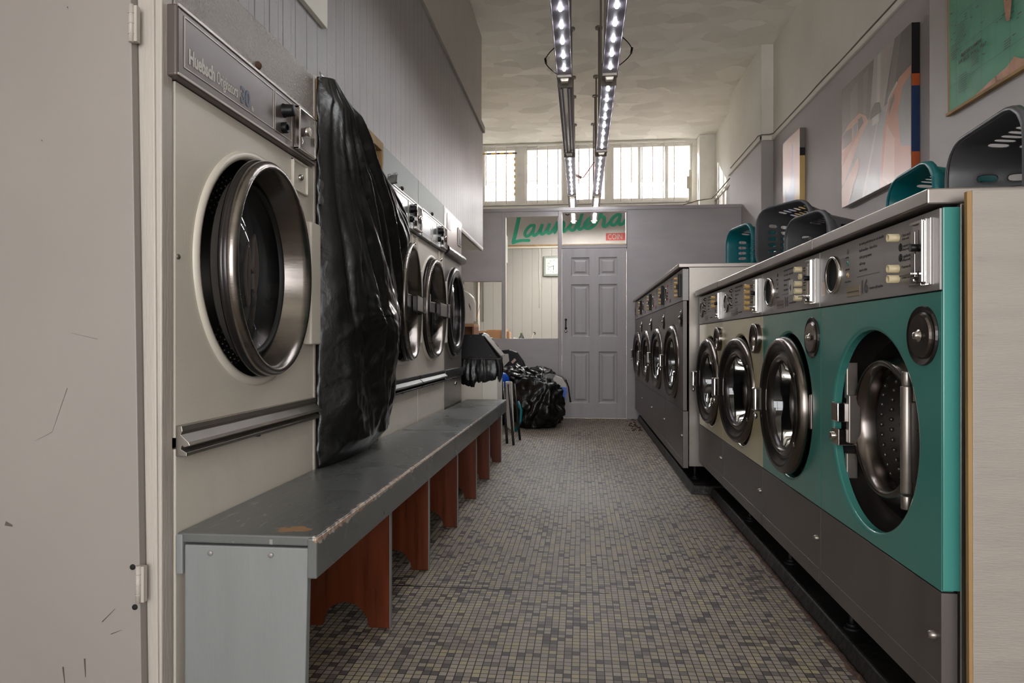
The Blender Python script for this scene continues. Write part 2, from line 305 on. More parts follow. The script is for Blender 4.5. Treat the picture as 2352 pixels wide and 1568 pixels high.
# ------------------------------------------------------------------ mesh helpers
class MB:
    def __init__(s): s.v = []; s.f = []; s.mi = []; s.sm = []
    def add(s, vs, fs, mi=0, sm=False):
        o = len(s.v); s.v += [tuple(p) for p in vs]
        for f in fs: s.f.append(tuple(o+i for i in f)); s.mi.append(mi); s.sm.append(sm)
        return s
    def box(s, x0, x1, y0, y1, z0, z1, mi=0):
        v = [(x0, y0, z0), (x1, y0, z0), (x1, y1, z0), (x0, y1, z0), (x0, y0, z1), (x1, y0, z1), (x1, y1, z1), (x0, y1, z1)]
        return s.add(v, [(0, 3, 2, 1), (4, 5, 6, 7), (0, 1, 5, 4), (1, 2, 6, 5), (2, 3, 7, 6), (3, 0, 4, 7)], mi)
    def hexa(s, pts, mi=0):
        return s.add(pts, [(0, 3, 2, 1), (4, 5, 6, 7), (0, 1, 5, 4), (1, 2, 6, 5), (2, 3, 7, 6), (3, 0, 4, 7)], mi)
    def lathe(s, prof, c=(0, 0, 0), axis='y', n=64, mi=0, sm=True, closed=False):
        # prof: (r, h) along axis; mi may be a list per segment
        vs = []; m = len(prof)
        for k in range(n):
            a = 2*PI*k/n; ca, sa = math.cos(a), math.sin(a)
            for r, h in prof:
                if axis == 'y': vs.append((c[0]+r*ca, c[1]+h, c[2]+r*sa))
                elif axis == 'z': vs.append((c[0]+r*ca, c[1]+r*sa, c[2]+h))
                else: vs.append((c[0]+h, c[1]+r*ca, c[2]+r*sa))
        for i in range(m-1+(1 if closed else 0)):
            j = (i+1) % m; fs = []
            for k in range(n):
                k2 = (k+1) % n; fs.append((k*m+i, k*m+j, k2*m+j, k2*m+i))
            s.add([], [], 0)
            o = len(s.v) if i == 0 else s._o
            if i == 0: s._o = o; s.v += vs
            for f in fs: s.f.append(tuple(s._o+q for q in f)); s.mi.append(mi[i] if isinstance(mi, list) else mi); s.sm.append(sm)
        return s
    def disc(s, r, c, axis='y', n=48, mi=0, depth=.003):
        return s.lathe([(0.0001, -depth), (r*.96, -depth), (r, -depth*.7), (r, 0)], c, axis, n, mi)
    def tube(s, pts, r, n=10, mi=0, caps=True, sm=True):
        pts = [Vector(p) for p in pts]; vs = []; up = Vector((0, 0, 1)); prev = None
        for i, p in enumerate(pts):
            t = (pts[min(i+1, len(pts)-1)]-pts[max(i-1, 0)]).normalized()
            if prev is None:
                a = t.cross(up if abs(t.z) < .95 else Vector((1, 0, 0))).normalized()
            else: a = (prev-t*prev.dot(t)).normalized()
            prev = a; b = t.cross(a); rr = r[i] if isinstance(r, list) else r
            for k in range(n):
                q = 2*PI*k/n; vs.append(p+a*math.cos(q)*rr+b*math.sin(q)*rr)
        fs = []
        for i in range(len(pts)-1):
            for k in range(n): k2 = (k+1) % n; fs.append((i*n+k, i*n+k2, (i+1)*n+k2, (i+1)*n+k))
        s.add(vs, fs, mi, sm)
        if caps:
            o = len(s.v)-len(vs); s.f.append(tuple(o+k for k in range(n))[::-1]); s.mi.append(mi); s.sm.append(False)
            e = o+(len(pts)-1)*n; s.f.append(tuple(e+k for k in range(n))); s.mi.append(mi); s.sm.append(False)
        return s
    def cyl(s, p0, p1, r, n=20, mi=0): return s.tube([p0, p1], r, n, mi)
    def prism(s, poly, y0, y1, mi=0):   # polygon in x,z extruded along y
        n = len(poly); v = [(x, y0, z) for x, z in poly]+[(x, y1, z) for x, z in poly]
        return s.add(v, [tuple(range(n)), tuple(range(2*n-1, n-1, -1))]+[(i, n+i, n+(i+1) % n, (i+1) % n) for i in range(n)], mi)
    def prismx(s, poly, x0, x1, mi=0):  # polygon in y,z extruded along x
        n = len(poly); v = [(x0, y, z) for y, z in poly]+[(x1, y, z) for y, z in poly]
        return s.add(v, [tuple(range(n)), tuple(range(2*n-1, n-1, -1))]+[(i, n+i, n+(i+1) % n, (i+1) % n) for i in range(n)], mi)
    def plate_hole(s, x0, x1, z0, z1, cx, cz, r, y0, y1, mi=0, lip=0, n=72):
        an = sorted(set([2*PI*k/n for k in range(n)]+[math.atan2(z-cz, x-cx) % (2*PI) for x in (x0, x1) for z in (z0, z1)]))
        N = len(an); vs = []
        for a in an:
            ca, sa = math.cos(a), math.sin(a)
            tx = ((x1-cx)/ca if ca > 1e-9 else (x0-cx)/ca if ca < -1e-9 else 1e9); tz = ((z1-cz)/sa if sa > 1e-9 else (z0-cz)/sa if sa < -1e-9 else 1e9)
            t = min(tx, tz); ox, oz = cx+t*ca, cz+t*sa
            L = max(lip, .0005)
            for (rr, yy) in ((None, y1), (None, y0), (r+L, y0), (r+L*.35, y0+L*.12), (r, y0+L*.5), (r-.0, y1)):
                if rr is None: vs.append((ox, yy, oz))
                else: vs.append((cx+rr*ca, yy, cz+rr*sa))
        m = 6; o = len(s.v); s.v += vs
        for k in range(N):
            k2 = (k+1) % N
            for i in range(m):
                j = (i+1) % m
                s.f.append((o+k*m+i, o+k*m+j, o+k2*m+j, o+k2*m+i)); s.mi.append(mi); s.sm.append(i in (2, 3))
        return s
    def build(s, name, mats, parent=None, bevel=0, segs=2, loc=None, solid=0, sub=0, weld=False):
        me = bpy.data.meshes.new(name); me.from_pydata(s.v, [], s.f)
        mats = mats if isinstance(mats, (list, tuple)) else [mats]
        for m in mats: me.materials.append(M[m] if isinstance(m, str) else m)
        for p, mi, sm in zip(me.polygons, s.mi, s.sm): p.material_index = mi; p.use_smooth = sm
        bm = bmesh.new(); bm.from_mesh(me)
        if weld: bmesh.ops.remove_doubles(bm, verts=bm.verts, dist=1e-5)
        bmesh.ops.recalc_face_normals(bm, faces=bm.faces); bm.to_mesh(me); bm.free()
        o = bpy.data.objects.new(name, me); COL.objects.link(o)
        if parent: o.parent = parent
        if loc: o.location = loc
        if solid: q = o.modifiers.new('solid', 'SOLIDIFY'); q.thickness = solid; q.offset = 0
        if sub: q = o.modifiers.new('sub', 'SUBSURF'); q.levels = sub; q.render_levels = sub
        if bevel:
            q = o.modifiers.new('bevel', 'BEVEL'); q.width = bevel; q.segments = segs; q.limit_method = 'ANGLE'; q.angle_limit = R(40)
        return o
def tag(o, label, cat, group=None, kind=None):
    if label: o['label'] = label
    if cat: o['category'] = cat
    if group: o['group'] = group
    if kind: o['kind'] = kind
    return o
def thing(name, loc, rz=0, label=None, cat=None, group=None):
    o = bpy.data.objects.new(name, None); COL.objects.link(o); o.location = loc; o.rotation_euler = (0, 0, rz); o.empty_display_size = .1
    return tag(o, label, cat, group)
def struct(o): o['kind'] = 'structure'; return o
def text(name, body, size, loc, m, parent=None, rot=(R(90), 0, 0), align='LEFT', xs=1.0, ext=.0004, bold=0, shear=0):
    cu = bpy.data.curves.new(name, 'FONT'); cu.body = body; cu.size = size; cu.extrude = ext; cu.align_x = align; cu.offset = bold; cu.shear = shear; cu.resolution_u = 3
    t = bpy.data.objects.new('t', cu); COL.objects.link(t); bpy.context.view_layer.update()
    me = bpy.data.meshes.new_from_object(t.evaluated_get(bpy.context.evaluated_depsgraph_get())); bpy.data.objects.remove(t); bpy.data.curves.remove(cu)
    me.materials.clear(); me.materials.append(M[m])
    o = bpy.data.objects.new(name, me); COL.objects.link(o); o.parent = parent; o.location = loc; o.rotation_euler = rot; o.scale = (xs, 1, 1)
    return o
def join_text(name, items, m, parent):
    obs = [text('t', *it, m) if False else text('t', it[0], it[1], it[2], m, None, bold=(it[3] if len(it) > 3 else 0)) for it in items]
    bm = bmesh.new()
    for o in obs:
        me = o.data.copy(); bpy.context.view_layer.update(); me.transform(o.matrix_world); bm.from_mesh(me); bpy.data.objects.remove(o); bpy.data.meshes.remove(me)
    me = bpy.data.meshes.new(name); bm.to_mesh(me); bm.free(); me.materials.append(M[m])
    o = bpy.data.objects.new(name, me); COL.objects.link(o); o.parent = parent; return o

# ------------------------------------------------------------------ room shell
CH = 3.93
def b1(name, x0, x1, y0, y1, z0, z1, m, bevel=0): return struct(MB().box(x0, x1, y0, y1, z0, z1).build(name, m, bevel=bevel))
b1('floor', -3.2, 3.0, -2.6, 10.7, -.08, 0, 'floor')
b1('ceiling', -3.2, 3.0, -2.6, 10.7, CH, CH+.1, 'ceiling')
# right wall: near section stands forward, then the main wall, the chimney breast and the back room stretch
b1('wall_right', 1.855, 3.0, -2.6, 3.86, 0, 2.96, 'wall_lilac_lit')
b1('wall_right.001', 1.855, 3.0, -2.6, 3.86, 2.96, CH, 'wall_cream')
b1('wall_right.002', 1.945, 3.0, 3.86, 10.7, 0, 2.96, 'wall_lilac')
b1('wall_right.003', 1.945, 3.0, 3.86, 10.7, 2.96, CH, 'wall_cream')
b1('wall_right.004', 1.825, 2.0, 7.18, 8.66, 0, 2.96, 'wall_lilac', .008)
b1('wall_right.005', 1.825, 2.0, 7.18, 8.66, 2.96, CH, 'wall_cream', .008)
m_ = MB(); m_.box(1.925, 1.95, 3.86, 7.18, 2.945, 2.99); m_.box(1.805, 1.83, 7.16, 8.68, 2.945, 2.99); m_.box(1.805, 1.95, 7.16, 7.185, 2.945, 2.99); m_.box(1.925, 1.95, 8.66, 10.45, 2.945, 2.99); m_.box(1.835, 1.86, -2.6, 3.86, 2.945, 2.99); m_.box(1.835, 1.95, 3.85, 3.875, 2.945, 2.99)
struct(m_.build('trim_1', 'wall_cream', bevel=.006))
# boxed pipe column in the back right corner
b1('wall_back_corner', 1.72, 1.95, 10.22, 10.46, 0, CH, 'white', .01)
# shopfront wall behind the camera with its big window opening
m_ = MB(); m_.box(-3.2, -1.75, -2.52, -2.4, 0, CH); m_.box(1.75, 3.0, -2.52, -2.4, 0, CH); m_.box(-1.75, 1.75, -2.52, -2.4, 2.65, CH); m_.box(-1.75, 1.75, -2.52, -2.4, 0, .28)
struct(m_.build('wall_front', 'wall_cream'))
m_ = MB()
for x in (-.62, .56): m_.box(x-.03, x+.03, -2.4, -2.34, .28, 2.65)
m_.box(-1.75, 1.75, -2.4, -2.34, 1.98, 2.03)
w1_ = struct(m_.build('window_1', 'white'))
m_ = MB(); m_.box(-1.75, 1.75, -2.47, -2.45, .28, 2.65); m_.build('sky_blocker_panel', 'cv_glass', w1_)  # opaque panel added in the unseen opening to keep sky light out
# left: rear wall behind the dryers, soffit with matchboard face, bulkhead above
b1('wall_left', -3.2, -1.80, -2.6, 6.735, 0, 1.82, 'wall_cream')
b1('wall_left.001', -3.2, -2.6, 6.735, 10.7, 0, CH, 'wall_cream')
b1('wall_left_lower', -3.2, -1.80, 6.735, 8.02, 0, 2.4, 'wall_cream')
b1('wall_left_matchboard', -1.0, -.975, 1.40, 6.735, 1.80, 2.985, 'boards', .002)
b1('wall_left_bulkhead', -3.2, -.985, -2.6, 6.72, 2.985, CH, 'bulkhead', .006)
b1('wall_left_soffit', -3.2, -.985, -2.6, 6.72, 1.835, 2.985, 'wall_cream')
m_ = MB(); m_.box(-.985, -.955, 1.0, 6.75, 2.978, 3.04)
struct(m_.build('trim_2', 'bulkhead', bevel=.004))
b1('trim_3', -1.8, -.972, 5.10, 6.738, 1.812, 1.834, 'white', .002)
# back wall with clerestory windows
BY = 10.45; wz0, wz1 = 3.06, 3.88
ops = [(-2.35, -1.60), (-1.52, -.985), (-.875, -.27), (-.125, .385), (.455, 1.66)]
m_ = MB(); m_.box(-2.7, 1.95, BY, BY+.22, 0, wz0-.05); m_.box(-2.7, 1.95, BY, BY+.22, wz1, CH)
xs = [-2.7]+[v for o in ops for v in o]+[1.95]
for i in range(0, len(xs), 2): m_.box(xs[i], xs[i+1], BY, BY+.22, wz0-.05, wz1)
struct(m_.build('wall_back', 'white'))
for i, (a, b) in enumerate(ops):
    m_ = MB(); t = .035; y0, y1 = BY+.03, BY+.08
    m_.box(a, a+t, y0, y1, wz0-.05, wz1); m_.box(b-t, b, y0, y1, wz0-.05, wz1); m_.box(a+t, b-t, y0, y1, wz0-.05, wz0+.01); m_.box(a+t, b-t, y0, y1, wz1-t, wz1)
    if i == 4: m_.box(a+.40, a+.44, y0, y1, wz0, wz1-t); m_.box(a+.80, a+.85, y0, y1, wz0, wz1-t)
    w = struct(m_.build('window_%d' % (i+2), 'white', bevel=.004))
    g = MB(); g.box(a+t, b-t, BY+.055, BY+.059, wz0, wz1-t); g.build('window_pane', 'window_glass', w)
    c = MB(); c.box(a, b, BY-.03, BY+.03, wz0-.06, wz0-.045); c.build('window_sill', 'white', w)
bars = MB()
x = -2.25
while x < 1.54:
    if not any(abs(x-q) < .03 for q in xs): bars.cyl((x, BY-.035, wz0-.07), (x, BY-.035, wz1+.03), .0065, 8)
    x += .158
bars.box(-2.4, 1.55, BY-.05, BY-.02, wz0-.075, wz0-.055); bars.box(-2.4, 1.55, BY-.05, BY-.02, wz1+.01, wz1+.03)
tag(bars.build('window_bars', 'white'), 'white painted security bars across the high back windows', 'window bars')
# shelf ledge below the windows, wall panelling
b1('trim_4', -2.7, 1.9, BY-.06, BY, 2.93, 2.965, 'white', .004)
b1('wall_back_panelling', -2.6, 1.9, BY-.03, BY+.001, 0, 2.355, 'backboards')
b1('trim_5', -2.6, 1.9, BY-.05, BY-.028, 2.325, 2.36, 'backwall', .003)
# partition
PY0, PY1 = 8.02, 8.10
m_ = MB()
m_.box(-1.80, -1.40, PY0, PY1, 0, 2.462); m_.box(-1.40, -.932, PY0, PY1, 1.61, 2.462); m_.box(-1.40, -.264, PY0, PY1, 0, .936)
m_.box(-.932, -.896, PY0, PY1, .936, 2.462); m_.box(-.896, -.264, PY0, PY1, 2.377, 2.462)
m_.box(-.264, -.228, PY0-.008, PY1, 0, 2.462); m_.box(-.228, .528, PY0-.006, PY1, 2.411, 2.462); m_.box(-.228, .528, PY0-.006, PY1, 1.99, 2.022)
m_.box(.528, 1.823, PY0, PY1, 0, 2.455)
struct(m_.build('wall_partition', 'partition', bevel=.003))
m_ = MB(); m_.box(-1.16, 1.823, PY0-.012, PY0, 2.43, 2.468); m_.box(-1.80, -1.155, PY0-.018, PY0, 2.0, 2.475); m_.box(-1.8, -.93, PY0-.018, PY0, 1.612, 2.0)
struct(m_.build('trim_6', 'partition', bevel=.002))
m_ = MB(); m_.box(-.9, -.888, PY0-.003, PY1, .936, 2.377); m_.box(-.896, -.264, PY0-.003, PY0+.01, 2.370, 2.381); m_.box(-.272, -.262, PY0-.003, PY1, .936, 2.377); m_.box(-.228, .528, PY0-.008, PY0+.01, 2.020, 2.032); m_.box(-.231, -.222, PY0-.008, PY1, 2.022, 2.411); m_.box(.516, .526, PY0-.008, PY1, 2.022, 2.411); m_.box(-.936, -.93, PY0-.02, PY1, .936, 1.61)
struct(m_.build('trim_7', 'trimwhite'))
# six panel door
def panel_door():
    X0, X1, Z0, Z1 = -.223, .520, .008, 1.985; y = PY0-.012
    xsx = [X0, -.117, .096, .202, .418, X1]; zs = [Z0, .18, .783, .956, 1.568, 1.667, 1.882, Z1]
    m = MB(); v = []; f = []
    for i in range(5):
        for j in range(7):
            a, b, c, d = xsx[i], xsx[i+1], zs[j], zs[j+1]
            if i in (1, 3) and j in (1, 3, 5):
                pr = [(0, 0), (.012, .013), (.028, .015), (.052, .004)]
                for q in range(3):
                    (i0, d0), (i1, d1) = pr[q], pr[q+1]
                    o = [(a+i0, y+d0, c+i0), (b-i0, y+d0, c+i0), (b-i0, y+d0, d-i0), (a+i0, y+d0, d-i0)]
                    n = [(a+i1, y+d1, c+i1), (b-i1, y+d1, c+i1), (b-i1, y+d1, d-i1), (a+i1, y+d1, d-i1)]
                    m.add(o+n, [(0, 1, 5, 4), (1, 2, 6, 5), (2, 3, 7, 6), (3, 0, 4, 7)])
                i1, d1 = pr[3]; m.add([(a+i1, y+d1, c+i1), (b-i1, y+d1, c+i1), (b-i1, y+d1, d-i1), (a+i1, y+d1, d-i1)], [(0, 1, 2, 3)])
            else: m.add([(a, y, c), (b, y, c), (b, y, d), (a, y, d)], [(0, 1, 2, 3)])
    m.add([(X0, y, Z0), (X1, y, Z0), (X1, y, Z1), (X0, y, Z1), (X0, y+.035, Z0), (X1, y+.035, Z0), (X1, y+.035, Z1), (X0, y+.035, Z1)], [(4, 5, 6, 7), (0, 4, 5, 1), (1, 5, 6, 2), (2, 6, 7, 3), (3, 7, 4, 0)])
    d = struct(m.build('door_1', 'door_paint', weld=True))
    h = MB(); h.tube([(-.178, y, 1.155), (-.178, y-.035, 1.15), (-.178, y-.042, 1.11), (-.178, y-.035, 1.06), (-.178, y, 1.055)], .0065, 8)
    h.disc(.014, (-.178, y, 1.155)); h.disc(.014, (-.178, y, 1.055)); h.build('door_handle', 'black', d)
    h = MB(); h.lathe([(.0001, -.012), (.012, -.012), (.018, -.004), (.018, 0)], (-.178, y, 1.02)); h.build('door_lock', 'chrome', d)
panel_door()
m_ = MB(); m_.box(1.03, 1.10, 7.985, 8.01, .72, .79)
# brown grime strip beside the door is part of the floor; steps of loose rubble
m_ = MB()
for i in range(30): x = random.uniform(.50, .61); y = random.uniform(6.9, 7.9); s = random.uniform(.006, .018); m_.box(x, x+s*1.6, y, y+s*1.6, 0, s*.7)
tag(m_.build('floor_debris', 'rust'), 'loose brown debris on the floor under the far washers', 'debris', kind='stuff')

# near left cupboard door and jamb, facing the camera
m_ = MB(); m_.hexa([(-2.0, 1.365, 0), (-.928, 1.365, 0), (-.928, 1.395, 0), (-2.0, 1.395, 0), (-2.0, 1.365, 1.80), (-.958, 1.365, 1.80), (-.958, 1.395, 1.80), (-2.0, 1.395, 1.80)])
d2 = struct(m_.build('door_2', 'nearwall', bevel=.002))
for z, x in ((1.575, -.950), (.385, -.934)):
    h = MB(); h.cyl((x, 1.360, z-.04), (x, 1.360, z+.04), .0055, 10); h.box(x-.002, x+.012, 1.36, 1.372, z-.038, z+.038)
    for k in (-.022, 0, .022): h.cyl((x, 1.360, z+k-.001), (x, 1.360, z+k+.001), .0065, 10)
    h.build('hinge', 'trimwhite', d2)
m_ = MB()
for z, x in ((.42, -.950), (.335, -.945)): m_.disc(.006, (x, 1.366, z))
m_.build('screw', 'void', d2)
m_ = MB()
for (xa, za, xb, zb, w) in ((-1.245, .505, -1.228, .500, .010), (-1.10, .80, -1.135, .705, .0012), (-1.135, .705, -1.175, .685, .0009), (-1.03, .905, -1.09, .918, .0009), (-1.02, .30, -.99, .33, .0022), (-1.00, .275, -.975, .285, .0018), (-1.16, 1.335, -1.158, 1.332, .003), (-1.10, 1.62, -1.098, 1.616, .0035), (-1.11, .20, -1.106, .165, .004), (-1.06, .22, -1.058, .18, .004)):
    dx, dz = xb-xa, zb-za; L = math.hypot(dx, dz); nx, nz = -dz/L*w/2, dx/L*w/2
    m_.add([(xa+nx, 1.3645, za+nz), (xa-nx, 1.3645, za-nz), (xb-nx*.4, 1.3645, zb-nz*.4), (xb+nx*.4, 1.3645, zb+nz*.4)], [(0, 1, 2, 3)])
m_.build('scuff_marks', 'ctrl_brown', d2)
m_ = MB(); m_.box(-.926, -.901, 1.39, 1.43, 0, 1.80); m_.hexa([(-.927, 1.385, 0), (-.905, 1.385, 0), (-.905, 1.43, 0), (-.927, 1.43, 0), (-.957, 1.385, 1.8), (-.917, 1.385, 1.8), (-.917, 1.43, 1.8), (-.957, 1.43, 1.8)])
struct(m_.build('door_frame_2', 'trimwhite', bevel=.003))
# board fixed high on the left, cut by the frame
m_ = MB(); m_.box(-.975, -.955, 2.0, 2.50, 2.082, 2.6)
tag(m_.build('wall_board', 'wall_cream', bevel=.002), 'pale flat board fixed to the boarded wall above the nearest dryer', 'board')

# ------------------------------------------------------------------ dryers (left row)
def dryer_door(t, Wd, cz, ajar, rout, black=False, logo=False, latch=False):
    # hinged on the far side, front lip only just proud of the panel
    hx = Wd/2+.306
    m = MB(); r = rout; c = (-rout, 0, 0)
    if black:
        m.lathe([(r*.97, .0), (r, -.012), (r*.99, -.028), (r*.93, -.036), (r*.80, -.030), (r*.76, -.015), (r*.76, 0)], c, n=72)
        dm = m.build('door', 'blacksteel', t)
    else:
        prof = [(r*.865, .045), (r*.88, .014), (r*.985, .012), (r, .006), (r*.995, -.002), (r*.975, -.004), (r*.99, -.012), (r*.985, -.024), (r*.955, -.034), (r*.915, -.030), (r*.88, -.012), (r*.82, .046), (r*.81, .052)]
        m.lathe(prof, c, n=88, mi=[2, 1, 1, 1, 1, 1, 0, 0, 0, 0, 0, 0])
        dm = m.build('door', ['doorsteel', 'blacksteel', 'steel'], t)
    dm.location = (hx, -.001, cz); dm.rotation_euler = (0, 0, R(ajar))
    gy = .050 if not black else -.006
    g = MB(); g.lathe([(.0001, .0), (r*.81, .0), (r*.81, .005), (.0001, .005)], (c[0], gy, 0), n=64)
    g.build('door_glass', 'dryglass' if not black else 'glass', dm)
    if not black:
        k = MB(); k.lathe([(r*.76, gy-.001), (r*.795, gy-.008), (r*.785, gy-.014), (r*.765, gy-.012), (r*.755, gy-.001)], c, n=64); k.build('glass_gasket', 'rubber', dm)
    if logo:
        k = MB()
        for sg in (-1, 1):
            A = []; B = []
            for i in range(13):
                a = -1+2*i/12; A.append((c[0]+sg*(.022+.026*(1-a*a)), .090*a+sg*.014)); B.append((c[0]+sg*(.020+.018*(1-a*a)), .090*a*.97+sg*.014))
            k.prism(A+B[::-1], gy-.005, gy)
            k.prism([(c[0]+sg*.013, -.072+sg*.020), (c[0]+sg*.021, -.082+sg*.020), (c[0]+sg*.021, .082+sg*.020), (c[0]+sg*.013, .072+sg*.020)], gy-.005, gy)
        k.prism([(c[0]-.016, .006), (c[0]+.016, -.010), (c[0]+.016, .004), (c[0]-.016, .020)], gy-.005, gy)
        k.build('door_emblem', 'ctrl_brown', dm)
    if latch:
        k = MB(); k.box(-2*r+.07, -2*r+.13, -.020, .03, -.03, .075); k.box(-2*r+.10, -.30, -.016, -.002, -.03, .035); k.box(-.30, -.02, -.045, -.018, -.045, .035); k.box(-.05, .02, -.05, -.005, -.05, .04)
        k.build('hinge_arm', 'blacksteel', dm, bevel=.004)
    return dm
def drum(t, cx, cz, r, depth, y0, q_=1.0):
    m = MB(); m.lathe([(r, y0), (r, y0+depth), (.0001, y0+depth+.01)], (cx, 0, cz), n=48)
    st = .026*q_; n = int(r/st)
    for i in range(-n, n+1):
        for j in range(-n, n+1):
            x = (i+.5*(j % 2))*st; z = j*st
            if x*x+z*z > (r*.93)**2: continue
            y = y0+depth+.006; vs = []
            for (rr, hh) in ((.0072*q_, 0), (.0055*q_, -.0045*q_), (.002*q_, -.0062*q_)):
                for a in range(6): vs.append((cx+x+rr*math.cos(a*PI/3), y+hh, cz+z+rr*math.sin(a*PI/3)))
            m.add(vs, [(q*6+a, q*6+(a+1) % 6, q*6+6+(a+1) % 6, q*6+6+a) for q in (0, 1) for a in range(6)]+[tuple(range(12, 18))], 1, True)
    for j in range(int(6/q_)):
        yy = y0+.012+j*.026*q_
        for i in range(int(2*PI*r/(.028*q_))):
            a = (i+.5*(j % 2))*.028*q_/r; c0, s0 = math.cos(a), math.sin(a); vs = []
            for (rr, hh) in ((.0072*q_, 0), (.0055*q_, .0045*q_), (.002*q_, .0062*q_)):
                for q in range(6):
                    u, w = rr*math.cos(q*PI/3), rr*math.sin(q*PI/3); vs.append((cx+(r-hh)*c0-u*s0, yy+w, cz+(r-hh)*s0+u*c0))
            m.add(vs, [(q*6+k, q*6+(k+1) % 6, q*6+6+(k+1) % 6, q*6+6+k) for q in (0, 1) for k in range(6)]+[tuple(range(12, 18))], 1, True)
    return m.build('drum', ['drumdark', 'steel_bright'], t)
def dryer(Y0, Wd, label, kind='old', ajar=5, panelmat='ctrl_brown', front='greige', headm='speckle', logo=False, latch=False, rail='steel', trim=True):
    t = thing('tumble_dryer', (-.90, Y0, 0), R(90), label, 'dryer', 'tumble dryers along the left wall')
    cz = 1.10; cx = Wd/2; r = .300
    m = MB(); m.box(0, .012, .022, .80, 0, 1.79); m.box(Wd-.012, Wd, .022, .80, 0, 1.79); m.box(.012, Wd-.012, .79, .80, 0, 1.79); m.box(.012, Wd-.012, .03, .79, 1.78, 1.79); m.box(.012, Wd-.012, .03, .79, .69, .70)
    m.build('cabinet', 'steel_dark', t)
    m = MB(); m.plate_hole(.003, Wd-.003, .685, 1.48, cx, cz, r, 0, .022, lip=.014); m.lathe([(r+.022, 0), (r+.020, -.006), (r+.008, -.009), (r-.001, -.006), (r-.001, .02)], (cx, 0, cz), n=80); m.build('front_panel', front, t)
    m = MB(); m.lathe([(r, .02), (r, .10), (r*.93, .11)], (cx, 0, cz)); m.build('drum_throat', 'void', t)
    drum(t, cx, cz, r*.96, .30, .11, .7)
    m = MB(); m.box(.003, Wd-.003, 0, .02, .02, .66)
    lp = m.build('lower_panel', front, t, bevel=.003)
    k = MB(); k.lathe([(.0001, -.014), (.008, -.014), (.009, -.008), (.009, 0)], (Wd*.48, 0, .645)); k.build('panel_lock', 'ringsteel', t)
    if kind == 'old':
        # lint drawer rail, a folded section
        m = MB(); m.prismx([(.0, .712), (-.014, .712), (-.016, .700), (-.012, .692), (-.030, .676), (-.034, .668), (-.020, .664), (-.014, .668), (-.012, .660), (-.026, .652), (-.026, .644), (.0, .644)], .004, Wd-.004)
        m.build('lint_drawer_rail', rail, t, bevel=.0012)
        m = MB(); m.box(.0, Wd, -.002, .03, 1.645, 1.795); m.build('header_panel', headm, t, bevel=.002)
        k = MB(); k.lathe([(.0001, -.01), (.006, -.011), (.011, -.006), (.011, 0)], (Wd*.49, -.002, 1.668)); k.build('header_screw', 'rust', t)
        m = MB(); m.box(-.026 if logo else .003, Wd-.030 if logo else Wd-.004, -.022, .02, 1.482, 1.640); m.build('control_panel', panelmat, t, bevel=.006, segs=3)
        m = MB(); y = -.0235; z0, z1 = 1.508, 1.622
        def frame(m, a, b, z0, z1, w=.0022):
            m.box(a, b, y, y+.002, z0, z0+w); m.box(a, b, y, y+.002, z1-w, z1); m.box(a, a+w, y, y+.002, z0+w, z1-w); m.box(b-w, b, y, y+.002, z0+w, z1-w)
        frame(m, .0 if logo else .012, Wd*.565, z0, z1); frame(m, Wd*.577, Wd*.722, z0, z1)
        m.box(-.024 if logo else .005, Wd-.032, -.025, -.022, 1.634, 1.640); m.box(-.024 if logo else .005, Wd-.032, -.025, -.022, 1.484, 1.489)
        m.build('panel_trim', 'trimline', t)
        # knobs
        k = MB(); k.lathe([(.0001, -.032), (.015, -.032), (.017, -.03), (.019, -.006), (.021, 0)], (Wd*.655, -.022, 1.585), n=24); k.build('timer_knob', 'black', t)
        k = MB(); k.lathe([(.009, -.014), (.014, -.016), (.016, -.012), (.016, 0)], (Wd*.645, -.022, 1.532), n=24); k.lathe([(.0001, -.008), (.009, -.010)], (Wd*.645, -.022, 1.532)); k.build('start_button', 'black', t)
        # coin unit
        cx0, cx1 = Wd*.738, Wd*.918
        m = MB(); m.box(cx0, cx1, -.040, -.022, 1.490, 1.498); m.box(cx0, cx1, -.040, -.022, 1.616, 1.624); m.box(cx0, cx0+.010, -.042, -.022, 1.490, 1.624); m.box(cx1-.012, cx1, -.040, -.022, 1.490, 1.624)
        m.build('coin_unit', 'chrome', t, bevel=.002)
        m = MB(); m.box(cx0+.010, cx1-.012, -.024, -.0215, 1.498, 1.616); m.box(cx0+.018, cx0+.040, -.026, -.024, 1.585, 1.606, 1); m.build('coin_plate', ['ctrl', 'red'], t)
        m = MB(); m.cyl((cx0+.062, -.050, 1.560), (cx0+.062, -.024, 1.560), .014, 20); m.tube([(cx0+.045, -.028, 1.54), (cx0+.056, -.030, 1.528), (cx0+.050, -.028, 1.512)], .003, 8); m.build('coin_return', 'chrome', t)
        # lower coin vault
        m = MB(); v0, v1 = Wd*.78, Wd*.925
        m.box(v0, v1, -.010, 0, 1.375, 1.381); m.box(v0, v1, -.010, 0, 1.467, 1.473); m.box(v0, v0+.007, -.010, 0, 1.375, 1.473); m.box(v1-.007, v1, -.010, 0, 1.375, 1.473); m.box(v0+.006, v1-.006, -.003, 0, 1.38, 1.468)
        m.build('coin_vault', 'greige', t, bevel=.0015)
        k = MB(); k.lathe([(.0001, -.01), (.006, -.012), (.011, -.006), (.011, 0)], ((v0+v1)/2, -.003, 1.423), n=20); k.build('vault_lock', 'chrome', t)
        # hinge cover on the far side
        m = MB(); m.box(Wd/2+.309, Wd-.002, -.03, 0, .89, 1.29); m.build('hinge_cover', front, t, bevel=.006, segs=3)
        k = MB(); k.disc(.006, (.012, 0, 1.09)); k.build('panel_screw', 'steel', t)
        dryer_door(t, Wd, cz, ajar, .299, logo=logo, latch=latch)
    else:
